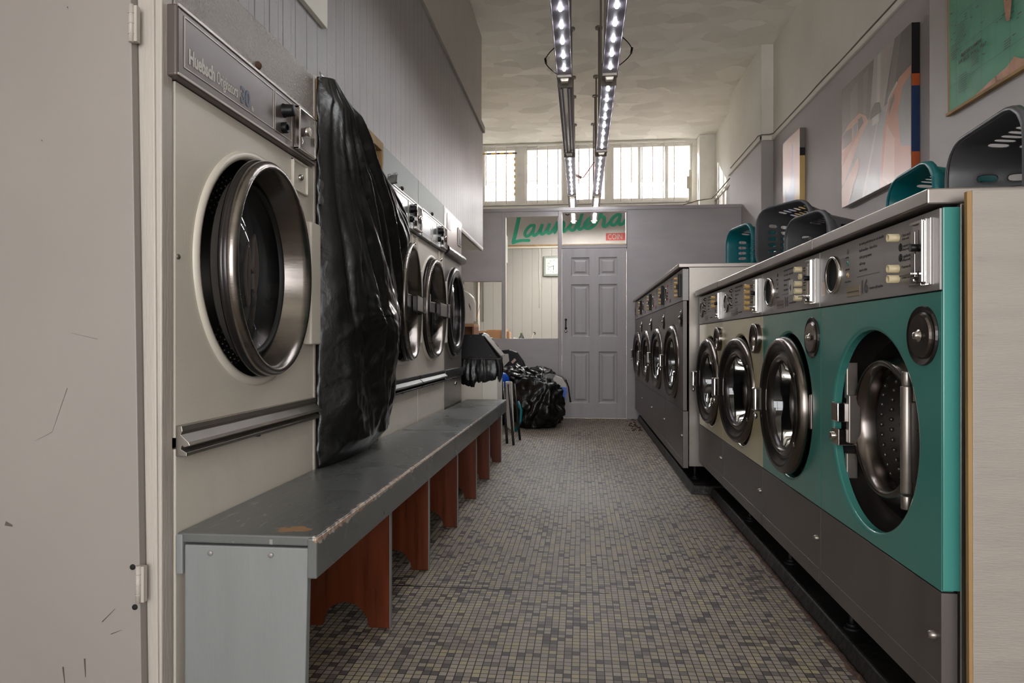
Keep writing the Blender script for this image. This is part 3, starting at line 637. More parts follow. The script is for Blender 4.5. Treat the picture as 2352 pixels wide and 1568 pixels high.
        m = MB(); m.box(0, Wd-.02, -.005, .03, 1.545, 1.79); m.build('control_panel', 'steel_bright', t, bevel=.004)
        m = MB(); m.box(Wd*.72, Wd*.90, -.012, -.005, 1.60, 1.73); m.box(Wd*.77, Wd*.89, -.014, -.012, 1.61, 1.72, 1); m.build('coin_unit', ['steel', 'black'], t, bevel=.001)
        m = MB(); m.box(Wd*.10, Wd*.30, -.008, -.005, 1.66, 1.76); m.build('instruction_plate', 'ctrl', t)
        m = MB(); P = []
        for i in range(9):
            a = PI*(i/8); P.append((-.005-.035*math.sin(a), 1.51+.034*math.cos(a)))
        m.prismx(P+[(.0, 1.476), (.0, 1.544)], -.005, Wd+.0); m.build('handle_bar', 'blacksteel', t, bevel=.002)
        m = MB(); m.box(0, Wd, -.016, 0, .645, .712); m.build('kick_strip', 'blacksteel', t, bevel=.007, segs=3)
        k = MB(); k.lathe([(.008, -.004), (.011, -.008), (.014, -.004), (.014, 0)], (Wd*.62, 0, .60), n=20); k.build('lock_ring', 'chrome', t)
        dryer_door(t, Wd, cz+.012, 0, .308, black=True)
    return t
D1 = dryer(1.435, .785, 'nearest tumble dryer, beige front, open round glass door, taupe name panel', logo=True, ajar=5)
text('panel_lettering', 'Huebsch', .047, (.018, -.0226, 1.525), 'lightink', D1, bold=.0016, xs=.66)
text('panel_lettering', 'Originators', .044, (.136, -.0226, 1.525), 'lightink', D1, xs=.50)
text('panel_lettering', '30', .058, (.252, -.0226, 1.522), 'blueink', D1, bold=.002, xs=.9)
text('panel_lettering', 'lb', .018, (.312, -.0226, 1.518), 'lightink', D1)
D3 = dryer(3.02, .685, 'beige tumble dryer directly beyond the black plastic sheeting, door swung open', ajar=6.5, panelmat='ctrl_blue', headm='galv', latch=True, rail='black')
D4 = dryer(3.71, .695, 'beige tumble dryer second from the far end, round steel door almost shut', ajar=1.5, panelmat='ctrl_blue', headm='galv', latch=True, rail='black')
D5 = dryer(4.43, .66, 'farthest tumble dryer, flat black door ring and curved dark handle bar', kind='new', front='steel')
m_ = MB(); m_.box(-1.2, -.896, 4.406, 4.428, 0, 1.79)
struct(m_.build('trim_8', 'trimwhite'))
m_ = MB(); m_.box(-.93, -.895, 2.222, 2.236, 0, 1.80)
struct(m_.build('trim_9', 'trimwhite', bevel=.002))
# empty bay between first and third dryer: backing board and raw timber frame
bay = thing('bay_frame', (-.90, 2.24, 0), R(90), 'raw timber frame around the empty dryer bay behind the plastic sheeting', 'frame')
m_ = MB(); m_.box(0, .77, .05, .07, 0, 1.79); m_.build('backing_board', 'greige', bay)
m_ = MB(); m_.box(0, .77, -.012, .03, 1.755, 1.795); m_.build('top_rail', 'rawwood', bay, bevel=.003)
m_ = MB(); m_.box(.745, .768, -.012, .03, 1.62, 1.755); m_.build('side_rail', 'rawwood', bay, bevel=.003)
m_ = MB(); m_.box(0, .016, -.012, .03, 1.65, 1.755); m_.build('side_rail', 'rawwood', bay, bevel=.003)

# ------------------------------------------------------------------ black plastic sheeting
def vf(x, y, z=0.0):
    return noise.voronoi(Vector((x, y, z)))[0][0]
def sheeting():
    L = [(0.0, 2.245), (1, 2.235)]
    Rt = [(1.795, 2.30), (1.72, 2.42), (1.63, 2.66), (1.55, 2.85), (1.46, 3.00), (1.36, 3.06), (1.26, 3.03), (1.16, 3.00), (1.0, 2.97), (.85, 2.97), (.70, 2.94), (.56, 2.88), (.465, 2.82)]
    def right(z):
        for i in range(len(Rt)-1):
            a, b = Rt[i], Rt[i+1]
            if a[0] >= z >= b[0]: f = (a[0]-z)/(a[0]-b[0]); return a[1]+(b[1]-a[1])*f
        return Rt[-1][1]
    NU, NV = 150, 240; vs = []; fs = []
    for j in range(NV+1):
        v = j/NV; z0 = 1.795-(1.795-.47)*v; yr = right(z0); yl = 2.23
        for i in range(NU+1):
            u = i/NU; y = yl+(yr-yl)*u; z = z0
            # diagonal gather folds radiating from the top-left fixing
            dx = y-2.24; dz = 1.83-z; ang = math.atan2(dx, dz+.02); rad = math.hypot(dx, dz)
            top = max(0, 1-rad/1.0)
            b = .10*math.sin(PI*min(1, u*1.02))**.7*(.35+.65*math.sin(PI*min(1, v*.9+.08)))
            fold = (abs(noise.noise(Vector((ang*8, rad*.5, 3.1))))*.085+abs(noise.noise(Vector((ang*24, rad*.9, 8.1))))*.016)*(min(1, rad*2.2))*(1 if v < .55 else max(0, 1-(v-.55)*3))
            # crumples gathered towards a knot
            kx, kz = 2.52, 1.00; da = math.atan2(z-kz, y-kx); dr = math.hypot(y-kx, z-kz)
            star = abs(noise.noise(Vector((math.cos(da)*2.6, math.sin(da)*2.6, dr*1.5+9))))*.015*math.exp(-dr*4)
            cr = noise.ridged_multi_fractal(Vector((y*2.6+z*.9, z*2.2-y*.8, 1.3)), 1.1, 2.1, 3, 1.0, 2.0)*.016
            cr2 = noise.turbulence(Vector((y*9, z*7, 5.5)), 2, True)*.005
            wx = .25*noise.noise(Vector((y*3, z*3, 4))); wz = .25*noise.noise(Vector((y*3, z*3, 14)))
            up = max(0, min(1, (.62-v)*5)); dn_ = 1-up
            crump = up*(.030*vf(ang*7, rad*2.2)+.010*vf(ang*22, rad*5, 3))+dn_*(.050*vf(y*4.5+wx, z*3.4+wz)+.020*vf(y*10+wx*2-z*3, z*7+wz*2+y*2, 7)+.006*vf(y*26, z*20, 2))
            b += .05*math.exp(-((z-1.42)/.13)**2)*math.exp(-((u-.86)/.12)**2)
            edge = min(1, u*8, (1-u)*9, v*14, (1-v)*16)
            low = max(0, (v-.45))*1.0
            off = .006+b+edge*(crump+fold*.8+star+cr*(.4+low*1.6)+cr2)
            if u > .93: off *= (1-u)/.07*.85+.15
            zz = z + edge*.006*noise.noise(Vector((y*20, z*20, 0)))
            yy = y + (1 if i in (0, NU) else 0)*.012*noise.noise(Vector((z*18, i*1.0, 2.2)))
            vs.append((-.895+off, yy, zz))
    for j in range(NV):
        for i in range(NU): a = j*(NU+1)+i; fs.append((a, a+1, a+NU+2, a+NU+1))
    m = MB(); m.add(vs, fs, 0, True); o = m.build('plastic_sheeting', 'bag', solid=.002)
    return tag(o, 'black plastic sheeting hung over the empty dryer bay above the bench', 'plastic sheet')
sheet = sheeting()
for i, (y, z, w, h) in enumerate([(2.232, 1.402, .06, .085), (2.236, 1.262, .045, .09), (2.26, 1.79, .10, .03), (3.05, 1.63, .06, .05)]):
    lab = ['square of grey duct tape below the coin unit at the sheeting edge', 'lower strip of grey duct tape on the near edge of the black sheeting', 'pale tape across the top near corner of the black sheeting', 'curled tape end at the far upper corner of the black sheeting'][i]
    vs = []; n = 6
    for a in range(n+1):
        for b in range(n+1):
            vs.append((-.872+.010*noise.noise(Vector((a*.5, b*.5, i)))+(.028*(a/n)**2 if i == 3 else 0), y-w/2+w*a/n+.003*noise.noise(Vector((b*1.3, i, 0))), z-h/2+h*b/n+(.004*a if i == 3 else 0)))
    fs = [(a*(n+1)+b, a*(n+1)+b+1, (a+1)*(n+1)+b+1, (a+1)*(n+1)+b) for a in range(n) for b in range(n)]
    mm = MB(); mm.add(vs, fs, 0, True); tag(mm.build('duct_tape', 'tape', solid=.001), lab, 'tape', 'tape holding up the black sheeting')

# ------------------------------------------------------------------ bench
bench = thing('bench', (-.575, 1.44, .465), 0, 'long low grey painted bench with red stained divider legs in front of the dryers', 'bench')
def zt(y): return .009-.006*y      # the seat falls slightly towards the back of the shop
def slab(m, x0, x1, y0, y1, d0, d1):
    m.hexa([(x0, y0, zt(y0)-d1), (x1, y0, zt(y0)-d1), (x1, y1, zt(y1)-d1), (x0, y1, zt(y1)-d1), (x0, y0, zt(y0)-d0), (x1, y0, zt(y0)-d0), (x1, y1, zt(y1)-d0), (x0, y1, zt(y1)-d0)])
m_ = MB(); slab(m_, -.322, 0, 0, 1.86, 0, .022); m_.build('seat_board', 'bench', bench, bevel=.004, segs=3)
m_ = MB(); slab(m_, -.310, 0, 1.864, 3.80, -.001, .022); m_.build('seat_board', 'bench', bench, bevel=.004, segs=3)
m_ = MB(); slab(m_, -.020, .002, -.004, 3.80, .003, .092); m_.build('front_apron', 'bench_apron', bench, bevel=.004, segs=3)
m_ = MB(); slab(m_, -.3235, -.3075, -.004, .03, .003, .092); m_.build('back_batten', 'benchpaint_end', bench, bevel=.003)
m_ = MB(); m_.hexa([(-.306, .002, -.464), (-.030, .002, -.464), (-.030, .024, -.464), (-.306, .024, -.464), (-.306, .002, -.018), (-.020, .002, -.018), (-.020, .024, -.018), (-.306, .024, -.018)]); 
m_.build('end_panel', 'benchpaint_end', bench, bevel=.003)
m_ = MB()
for x in (-.245, -.105): m_.disc(.006, (x, .002, -.035))
m_.build('screw', 'ctrl', bench)
for i, y in enumerate((.66, 1.205, 1.83, 2.43, 2.99, 3.64)):
    m = MB(); z1 = zt(y)-.022; z0 = -.463
    pts = [(-.022, z1), (-.022, z0), (-.085, z0)]
    for k in range(9): a = PI*k/8; pts.append((-.165+.075*math.cos(a), z0+.002+.075*math.sin(a)))
    pts += [(-.245, z0), (-.312, z0), (-.312, z1)]
    m.prism(pts, y-.011, y+.011); o = m.build('divider_leg', 'mahogany', bench, bevel=.001)
    m = MB(); m.box(-.0225, -.0205, y-.011, y+.011, z0, z1-.07); m.build('leg_edging', 'benchpaint_end', o)

# ------------------------------------------------------------------ washers (right rows)
def washer_door(t, cx, cz, r, ajar, lift=.0, handle=True, glassr=.62, hinge_w=.06, m1='ringsteel', m2='blacksteel', latchred=True):
    # hinge on the near (right hand) side
    m = MB(); c = (-r, 0, 0)
    prof = [(r*.90, .02), (r*.93, -.010), (r*.99, -.022), (r, -.036), (r*.985, -.052), (r*.94, -.062), (r*.86, -.058), (r*.80, -.044), (r*.745, -.046), (r*.70, -.054), (r*.655, -.05), (r*.63, -.03), (r*.62, .02)]
    m.lathe(prof, c, n=72, mi=[0, 0, 0, 0, 0, 1, 1, 1, 0, 0, 1, 1])
    d = m.build('door', [m1, m2], t); d.location = (cx+r, -lift, cz); d.rotation_euler = (0, 0, R(ajar))
    g = MB(); g.lathe([(r*.63, -.03), (r*.60, -.010), (r*.57, .05), (r*.50, .09), (r*.25, .108), (.0001, .112)], c, n=56); g.build('door_glass', 'glass', d)
    k = MB(); k.box(-.006, .010, -.030, .0, -.055, .055); k.build('hinge_plate', 'ringsteel', d, bevel=.004)
    for s_ in (-.11, .11): k = MB(); k.lathe([(.0001, -.012), (.007, -.01), (.008, 0)], (-.02-.03, -.052, s_), n=14); k.build('hinge_bolt', 'chrome', d)
    if handle:
        k = MB(); k.box(-2*r-.012, -2*r+.028, -.085, -.035, -.045, .045); k.cyl((-2*r+.008, -.075, -.05), (-2*r+.008, -.075, -.075), .008, 12); k.build('door_handle', 'chrome', d, bevel=.008, segs=3)
        if latchred: k = MB(); k.box(-2*r-.016, -2*r-.004, -.05, -.02, -.025, .018); k.build('latch_tab', 'red', d, bevel=.002)
    return d
def washer(Xf, Ymax, Wd, top, label, group, col='teal', unit='a', port=True, ajar=3, lift=.02, doorless=False, topd=1.0, cols=None, side_vis=False, dz=(.184, .41, .995, 1.0)):
    t = thing('washing_machine', (Xf, Ymax, 0), R(-90), label, 'washing machine', group)
    big = top > 1.3
    if big: k0, k1, p1, c0, c1 = .135, .478, 1.145, 1.148, top-.028; cz = .765; hr = .245; dr = .240
    else: k0, k1, p1, c0, c1 = .184, .408, .998, 1.001, top-.035; cz = .685; hr = .2425; dr = .232
    cx = Wd/2 + (0 if big else 0)
    g = .0015
    m = MB(); m.box(g, .015, .035, .74, k0+.01, c1+.004); m.box(Wd-.015, Wd-g, .035, .74, k0+.01, c1+.004); m.box(.015, Wd-.015, .73, .74, k0+.01, c1); m.box(.015, Wd-.015, .05, .73, k0+.01, k0+.02); m.box(.015, Wd-.015, .05, .73, c0, c0+.01)
    m.build('cabinet', 'steel', t, bevel=.002)
    m = MB(); m.plate_hole(g, Wd-g, k1+.004, p1, cx, cz, hr, 0, .022, lip=.010); m.build('front_panel', col, t, bevel=0)
    m = MB(); m.box(g, Wd-g, -.003, .033, c0, c1-.004); m.build('control_panel', cols or 'ctrl', t, bevel=.0015)
    m = MB(); m.box(.0, Wd-.001, -.026, topd, c1+.004, top); m.build('worktop', 'steel_bright', t, bevel=.003)
    m = MB(); m.box(g, Wd-g, 0, .03, k0, k1); m.box(g, Wd*.98-g, -.001, 0, k0+.0, k0+.045); m.build('kick_panel', 'steel_dark', t, bevel=.002)
    k = MB(); k.lathe([(.0001, -.012), (.006, -.013), (.009, -.006), (.009, 0)], (Wd-.028, 0, (k0+k1)/2+.02), n=16); k.build('panel_screw', 'steel', t)
    # tub and drum
    ir = .150
    tx = cx-.030 if doorless else cx
    m = MB(); m.lathe([(hr+.01, .022), (hr+.01, .10), (.222, .105)], (cx, 0, cz), n=72, mi=1)
    m.lathe([(.236, .105), (.218, .085), (.200, .066), (.182, .058), (.172, .042), (.164, .034), (.154, .040), (.146, .060), (.141, .085)], (tx, 0, cz), n=72, mi=[1, 1, 1, 0, 0, 0, 0, 0])
    m.build('tub_front', ['ringsteel', 'blacksteel'], t)
    drum(t, tx, cz, .205, .20, .088)
    # soap hatch
    sx = Wd-.072 if not big else Wd-.08; sz = .912 if not big else 1.045; sr = .062 if not big else .055
    m = MB(); 
    if port is not None or big: pass
    if col == 'cream_en':
        m.lathe([(.040, .0), (.042, -.012), (.050, -.022), (.058, -.022), (.060, -.014), (.060, 0)], (sx, 0, sz), n=36); m.lathe([(.0001, -.002), (.041, -.002)], (sx, 0, sz), n=36, mi=1); m.build('soap_port', ['ringsteel', 'glass'], t)
    else:
        m.lathe([(.0001, -.010), (sr*.70, -.010), (sr*.74, -.006), (sr*.78, -.003), (sr*.97, -.006), (sr, -.002), (sr, 0)], (sx, 0, sz), n=40, mi=[0, 0, 1, 1, 1, 1], sm=False); h = m.build('soap_hatch', ['ringsteel', 'blacksteel'], t)
        k = MB(); k.lathe([(.0001, -.020), (.006, -.020), (.0075, -.018), (.008, -.013), (.012, -.011), (.013, -.0095)], (sx, 0, sz), n=20); k.build('hatch_knob', 'chrome', h)
    # dispenser port on the control panel
    pz = c0+.082 if not big else c0+.09
    prr = .052 if unit in 'ab' else .044
    m = MB()
    if unit in 'ab': m.lathe([(prr*.80, .02), (prr*.84, -.008), (prr*.90, -.012), (prr, -.010), (prr, -.000)], (.118, -.003, pz), n=40, mi=[1, 0, 0, 0]); m.lathe([(.0001, -.0005), (prr*.84, -.0005)], (.118, -.0045, pz), n=40, mi=1); m.build('dispenser_port', ['chrome', 'void'], t)
    else: m.lathe([(prr*.88, -.001), (prr*.90, -.006), (prr, -.006), (prr, -.001)], (.10 if not big else .10, -.003, pz), n=40); m.lathe([(.0001, -.0015), (prr*.89, -.0015)], (.10, -.003, pz), n=40, mi=1); m.build('dispenser_port', ['ringsteel', 'ctrl'], t)
    # pilot lamps
    lx = .21 if not big else .165
    for i in range(3):
        z = pz+.053-i*.031 if not big else pz+.055-i*.045
        m = MB()
        if big: m.lathe([(.0001, -.008), (.007, -.008), (.008, -.003)], (lx, 0, z), n=14); m.build('pilot_lamp', 'red', t)
        elif unit == 'a': m.disc(.0075, (lx, -.003, z), depth=.001, n=18); m.build('pilot_lamp', ['cv_dark', 'teal', 'amber'][i], t)
        elif unit == 'b': m.disc(.0065, (lx, -.003, z), depth=.001, n=18); m.build('pilot_lamp', ['black', 'ctrl_brown', 'ctrl'][i], t)
        else: m.lathe([(.0001, -.012), (.006, -.010), (.009, -.003), (.009, 0)], (lx, -.003, z), n=16); m.build('pilot_lamp', 'ringsteel', t)
    # programme buttons
    bx = Wd*.735 if not big else Wd*.74
    for i in range(5):
        z = c0+.128-i*.0228 if not big else c0+.150-i*.027
        if unit == 'a' and i in (1, 2): m = MB(); m.disc(.009, (bx+.012, -.003, z), depth=.0006, n=18); m.build('button_hole', 'void', t); continue
        if unit == 'd' and i in (3, 4): m = MB(); m.box(bx+.004, bx+.009, -.0045, -.003, z-.009, z+.006); m.build('button_hole', 'void', t); continue
        m = MB(); dpt = .022 if not (unit == 'b' and i == 1) else .008
        m.lathe([(.0001, -dpt+.003), (.006, -dpt+.003), (.007, -dpt), (.0088, -dpt), (.0092, 0)], (bx, -.003, z), n=18); m.build('program_button', 'button' if unit in 'ab' else 'amber', t)
    # coin slide
    a, b = (Wd-.103, Wd-.030) if not big else (Wd-.10, Wd-.055); z0, z1 = (c0+.013, c0+.147) if not big else (c0+.025, c0+.165)
    m = MB(); y = -.003
    if not big:
        m.box(a, b, y-.004, y, z0, z1, 0); m.box(b-.020, b-.010, y-.016, y-.004, z0+.006, z1-.004, 0); m.box(b-.008, b, y-.012, y-.004, z0+.002, z1-.002, 0); m.box(a, b-.022, y-.010, y-.004, z1-.006, z1, 0); m.box(a, a+.018, y-.008, y-.004, z0+.02, z1-.02, 0); m.box(a+.018, a+.026, y-.005, y-.004, z0+.02, z1-.012, 1); m.box(a+.026, b-.024, y-.010, y-.004, z0+.03, z1-.014, 0); m.box(b-.034, b-.031, y-.011, y-.010, z1-.05, z1-.02, 1)
        m.box(a-.002, b-.024, y-.030, y-.004, z0+.022, z0+.026, 0); m.cyl((a+.03, y-.02, z0+.012), (a+.03, y-.004, z0+.012), .007, 14, 0)
        m.cyl((b-.036, y-.026, z0+.078), (b-.036, y-.006, z0+.078), .008, 16, 1); m.box(a, b-.022, y-.012, y-.004, z0, z0+.005, 0)
        m.build('coin_slide', ['chrome', 'black'], t, bevel=.0012)
    else:
        m.box(a, b, y-.018, y, z0, z1, 0); m.box(a-.004, a+.012, y-.026, y, (z0+z1)/2-.02, (z0+z1)/2+.01, 0); m.build('coin_slide', ['black'], t, bevel=.003)
    # lettering
    if not big:
        its = []
        x = .285; zz = c0+.140
        for s in ('to wash push button in coin handle', 'load machine - close door', 'select programme', 'add soap', 'insert coins'):
            its.append((s, .0098, (x, -.0034, zz))); zz -= .0165
        its += [('washing', .0065, (.195, -.0034, pz+.036)), ('add bleach', .0065, (.193, -.0034, pz+.004)), ('add conditioner', .0065, (.190, -.0034, pz-.028))]
        for i, s in enumerate(('1 hot wash', '2 warm wash', '3 synthetics', '4 warm rinse', '5 cold wash')): its.append((s, .0095, (bx+.017, -.0034, c0+.1265-i*.0228)))
        for i, s in enumerate(('all the wash', 'with pre wash', 'with pre wash')): its.append((s, .0065, (bx+.020, -.0034, c0+.1195-i*.0228)))
        its += [('commercial washer', .0095, (.345, -.0034, c0+.026))]
        if unit != 'd': its += [('16', .044, (.292, -.0034, c0+.020), .0014)]
        join_text('panel_lettering', its, 'print', t)
        m = MB(); m.box(.27, .40, -.0038, -.003, c0+.062, c0+.0627); m.build('panel_rule', 'ink', t)
        m = MB(); m.box(.205, .288, -.0042, -.003, c0+.016, c0+.043, 0); m.box(.209, .284, -.0046, -.0042, c0+.026, c0+.0285, 1); m.build('name_plate', ['plate' if unit == 'a' else 'ctrl_brown', 'ink'], t)
        if unit == 'b': m = MB(); m.box(.345, .385, -.0040, -.003, c0+.055, c0+.105); s_ = m.build('paper_sticker', 'cv_line', t); text('sticker_digits', '4', .03, (.355, -.0046, c0+.068), 'ink', s_)
        if unit == 'a': m = MB(); m.box(.02, .045, -.0040, -.003, c0+.030, c0+.070, 0); m.build('small_sticker', 'cv_pink', t)
    else:
        m = MB()
        for q in range(5): m.box(Wd*.36, Wd*.36+.12-q*.01, -.0036, -.003, c1-.03-q*.014, c1-.026-q*.014)
        m.box(Wd*.30, Wd*.38, -.0036, -.003, c0+.02, c0+.045); m.build('panel_lettering', 'ink', t)
    if doorless:
        # open machine: hinge post at the near side, latch at the far side
        k = MB(); hx = cx+hr-.060
        k.cyl((hx, .004, cz-.115), (hx, .004, cz+.118), .012, 18, 0); k.cyl((hx, .004, cz-.150), (hx, .004, cz-.120), .011, 18, 1); k.cyl((hx, .004, cz+.118), (hx, .004, cz+.150), .0095, 18, 0); k.box(hx-.004, hx+.05, .008, .06, cz-.09, cz+.085, 2)
        k.build('hinge_post', ['steel_bright', 'steel', 'blacksteel'], t, bevel=.002)
        k = MB(); x = cx-hr
        k.box(x+.004, x+.050, -.006, .05, cz-.005, cz+.048, 0); k.box(x+.004, x+.055, -.006, .05, cz-.068, cz-.022, 0); k.cyl((x+.016, -.014, cz-.045), (x+.016, .0, cz-.045), .011, 16, 0); k.box(x+.045, x+.066, .018, .05, cz-.06, cz+.07, 1)
        k.box(x+.028, x+.045, .02, .05, cz+.06, cz+.17, 1); k.box(x+.028, x+.045, .02, .05, cz-.20, cz-.09, 1)
        k.build('door_latch', ['chrome', 'steel_bright'], t, bevel=.003)
    else: washer_door(t, cx, cz, dr, ajar, lift, latchred=not big)
    return t
GA = 'small washing machines of the near right row'; GB = 'tall stainless washing machines of the far right row'
XA = .70
W1 = washer(XA, 2.083, .673, 1.20, 'nearest teal washing machine with no door, perforated drum showing', GA, 'teal', 'a', doorless=True)
W2 = washer(XA, 2.728, .643, 1.20, 'second teal washing machine, round door ajar, paper sticker on its panel', GA, 'teal', 'b', ajar=.5, lift=-.026)
W3 = washer(XA, 3.478, .748, 1.20, 'cream fronted washing machine next to the teal pair, five amber buttons', GA, 'cream_en', 'c', ajar=6, lift=-.05)
W4 = washer(XA, 4.150, .67, 1.20, 'farther cream washing machine, against the steel side of the taller row', GA, 'cream_en', 'd', ajar=2.5, lift=-.04)
# teal return and steel side visible at the row end are part of the first machine
m_ = MB(); m_.box(.673-.003, .676, .001, .034, .414, 1.162); m_.build('end_return', 'teal', W1, bevel=.002)
XB = .613
for i, (ym, w, lab) in enumerate([(5.09, .88, 'nearest tall stainless washing machine, beside the cream machines'), (6.0, .905, 'tall stainless washing machine second in the far row, red pilot lamps'), (6.95, .945, 'tall stainless washing machine third in the far row, door ajar'), (7.90, .945, 'tall stainless washing machine at the far end, beside the grey door')]):
    washer(XB, ym, w, 1.372, lab, GB, 'steel_dark', 'c', ajar=3.5, lift=-.045, topd=1.15)
# pipe hump between rows
m_ = MB(); m_.tube([(.86, 4.17, 1.16)]+[(.90+.06*math.cos(a), 4.17, 1.19+.055*math.sin(a)) for a in [PI*k/8 for k in range(8, -1, -1)]]+[(.965, 4.17, 1.16)], .012, 10)
tag(m_.build('hose', 'bottle'), 'pale hose loop behind the last cream washing machine', 'hose')
# row end timber panel at the right foreground
pe = thing('end_board', (.724, 1.365, 0), 0, 'pale painted timber end board closing the washer row in the right foreground', 'board')
m_ = MB(); m_.hexa([(.010, 0, 0), (1.13, 0, 0), (1.13, .012, 0), (.010, .012, 0), (.008, 0, 1.185), (1.13, 0, 1.185), (1.13, .012, 1.185), (.008, .012, 1.185)]); m_.build('board_face', 'plyboard', pe, bevel=.002)
m_ = MB(); m_.hexa([(.004, 0.0005, 0), (.0102, 0.0005, 0), (.0102, .0115, 0), (.004, .0115, 0), (-.001, 0.0005, 1.183), (.0082, .0005, 1.183), (.0082, .0115, 1.183), (-.001, .0115, 1.183)]); m_.build('raw_edge', 'rawwood', pe, bevel=.001)
# concrete plinths and levelling bolts
m_ = MB(); m_.hexa([(.745, 1.40, 0), (1.5, 1.40, 0), (1.5, 4.095, 0), (.745, 4.095, 0), (.765, 1.40, .045), (1.5, 1.40, .045), (1.5, 4.095, .045), (.765, 4.095, .045)])
o = tag(m_.build('plinth', 'plinth', bevel=.006), 'black painted concrete plinth under the near washing machines', 'plinth', 'concrete plinths under the washing machines')
m_ = MB(); m_.hexa([(.645, 4.10, 0), (1.5, 4.10, 0), (1.5, 8.0, 0), (.645, 8.0, 0), (.66, 4.12, .05), (1.5, 4.12, .05), (1.5, 8.0, .05), (.66, 8.0, .05)])
o = tag(m_.build('plinth', 'plinth', bevel=.006), 'black painted concrete plinth under the far washing machines', 'plinth', 'concrete plinths under the washing machines')
m_ = MB(); vs = []; n = 220
for i in range(n+1):
    y = 1.40+2.69*i/n; w = .012+.014*abs(noise.noise(Vector((y*11, 0, 0)))); h = .004+.016*abs(noise.noise(Vector((y*17, 4, 0))))
    vs += [(.745-w, y, 0), (.744-w*.5, y, h), (.7445, y, h*.8), (.7448, y, 0)]
m_.add(vs, [(i*4+k, i*4+k+1, i*4+k+5, i*4+k+4) for i in range(n) for k in range(3)])
tag(m_.build('edge_strip', 'rust'), 'crumbling brown strip where floor tiles meet the near plinth', 'floor edge')
for i, (x, y, z0, zt_) in enumerate([(.80, 1.62, .045, .2), (.80, 2.12, .045, .2), (.80, 2.72, .045, .2), (.80, 3.35, .045, .2), (.70, 4.32, .05, .15), (.70, 5.05, .05, .15), (.70, 5.75, .05, .15), (.70, 6.7, .05, .15), (.70, 7.6, .05, .15)]):
    t = thing('levelling_bolt', (x, y, z0), 0, 'short dark levelling bolt rising from the %s plinth' % ('near' if i < 4 else 'far'), 'bolt', 'levelling bolts on the %s plinth' % ('near' if i < 4 else 'far'))
    m = MB(); m.cyl((0, 0, 0), (0, 0, zt_-z0+.002 if i > 3 else .06), .007, 10); m.build('shank', 'rubber', t)
    m = MB(); m.cyl((0, 0, 0), (0, 0, .008), .022, 16); m.cyl((0, 0, .008), (0, 0, .018), .014, 6); m.build('nut', 'rubber', t)
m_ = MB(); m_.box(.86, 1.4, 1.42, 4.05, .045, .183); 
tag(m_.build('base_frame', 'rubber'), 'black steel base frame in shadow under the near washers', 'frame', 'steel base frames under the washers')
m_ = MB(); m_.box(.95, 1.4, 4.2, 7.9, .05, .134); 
tag(m_.build('base_frame', 'rubber'), 'black steel base frame in shadow under the far washers', 'frame', 'steel base frames under the washers')

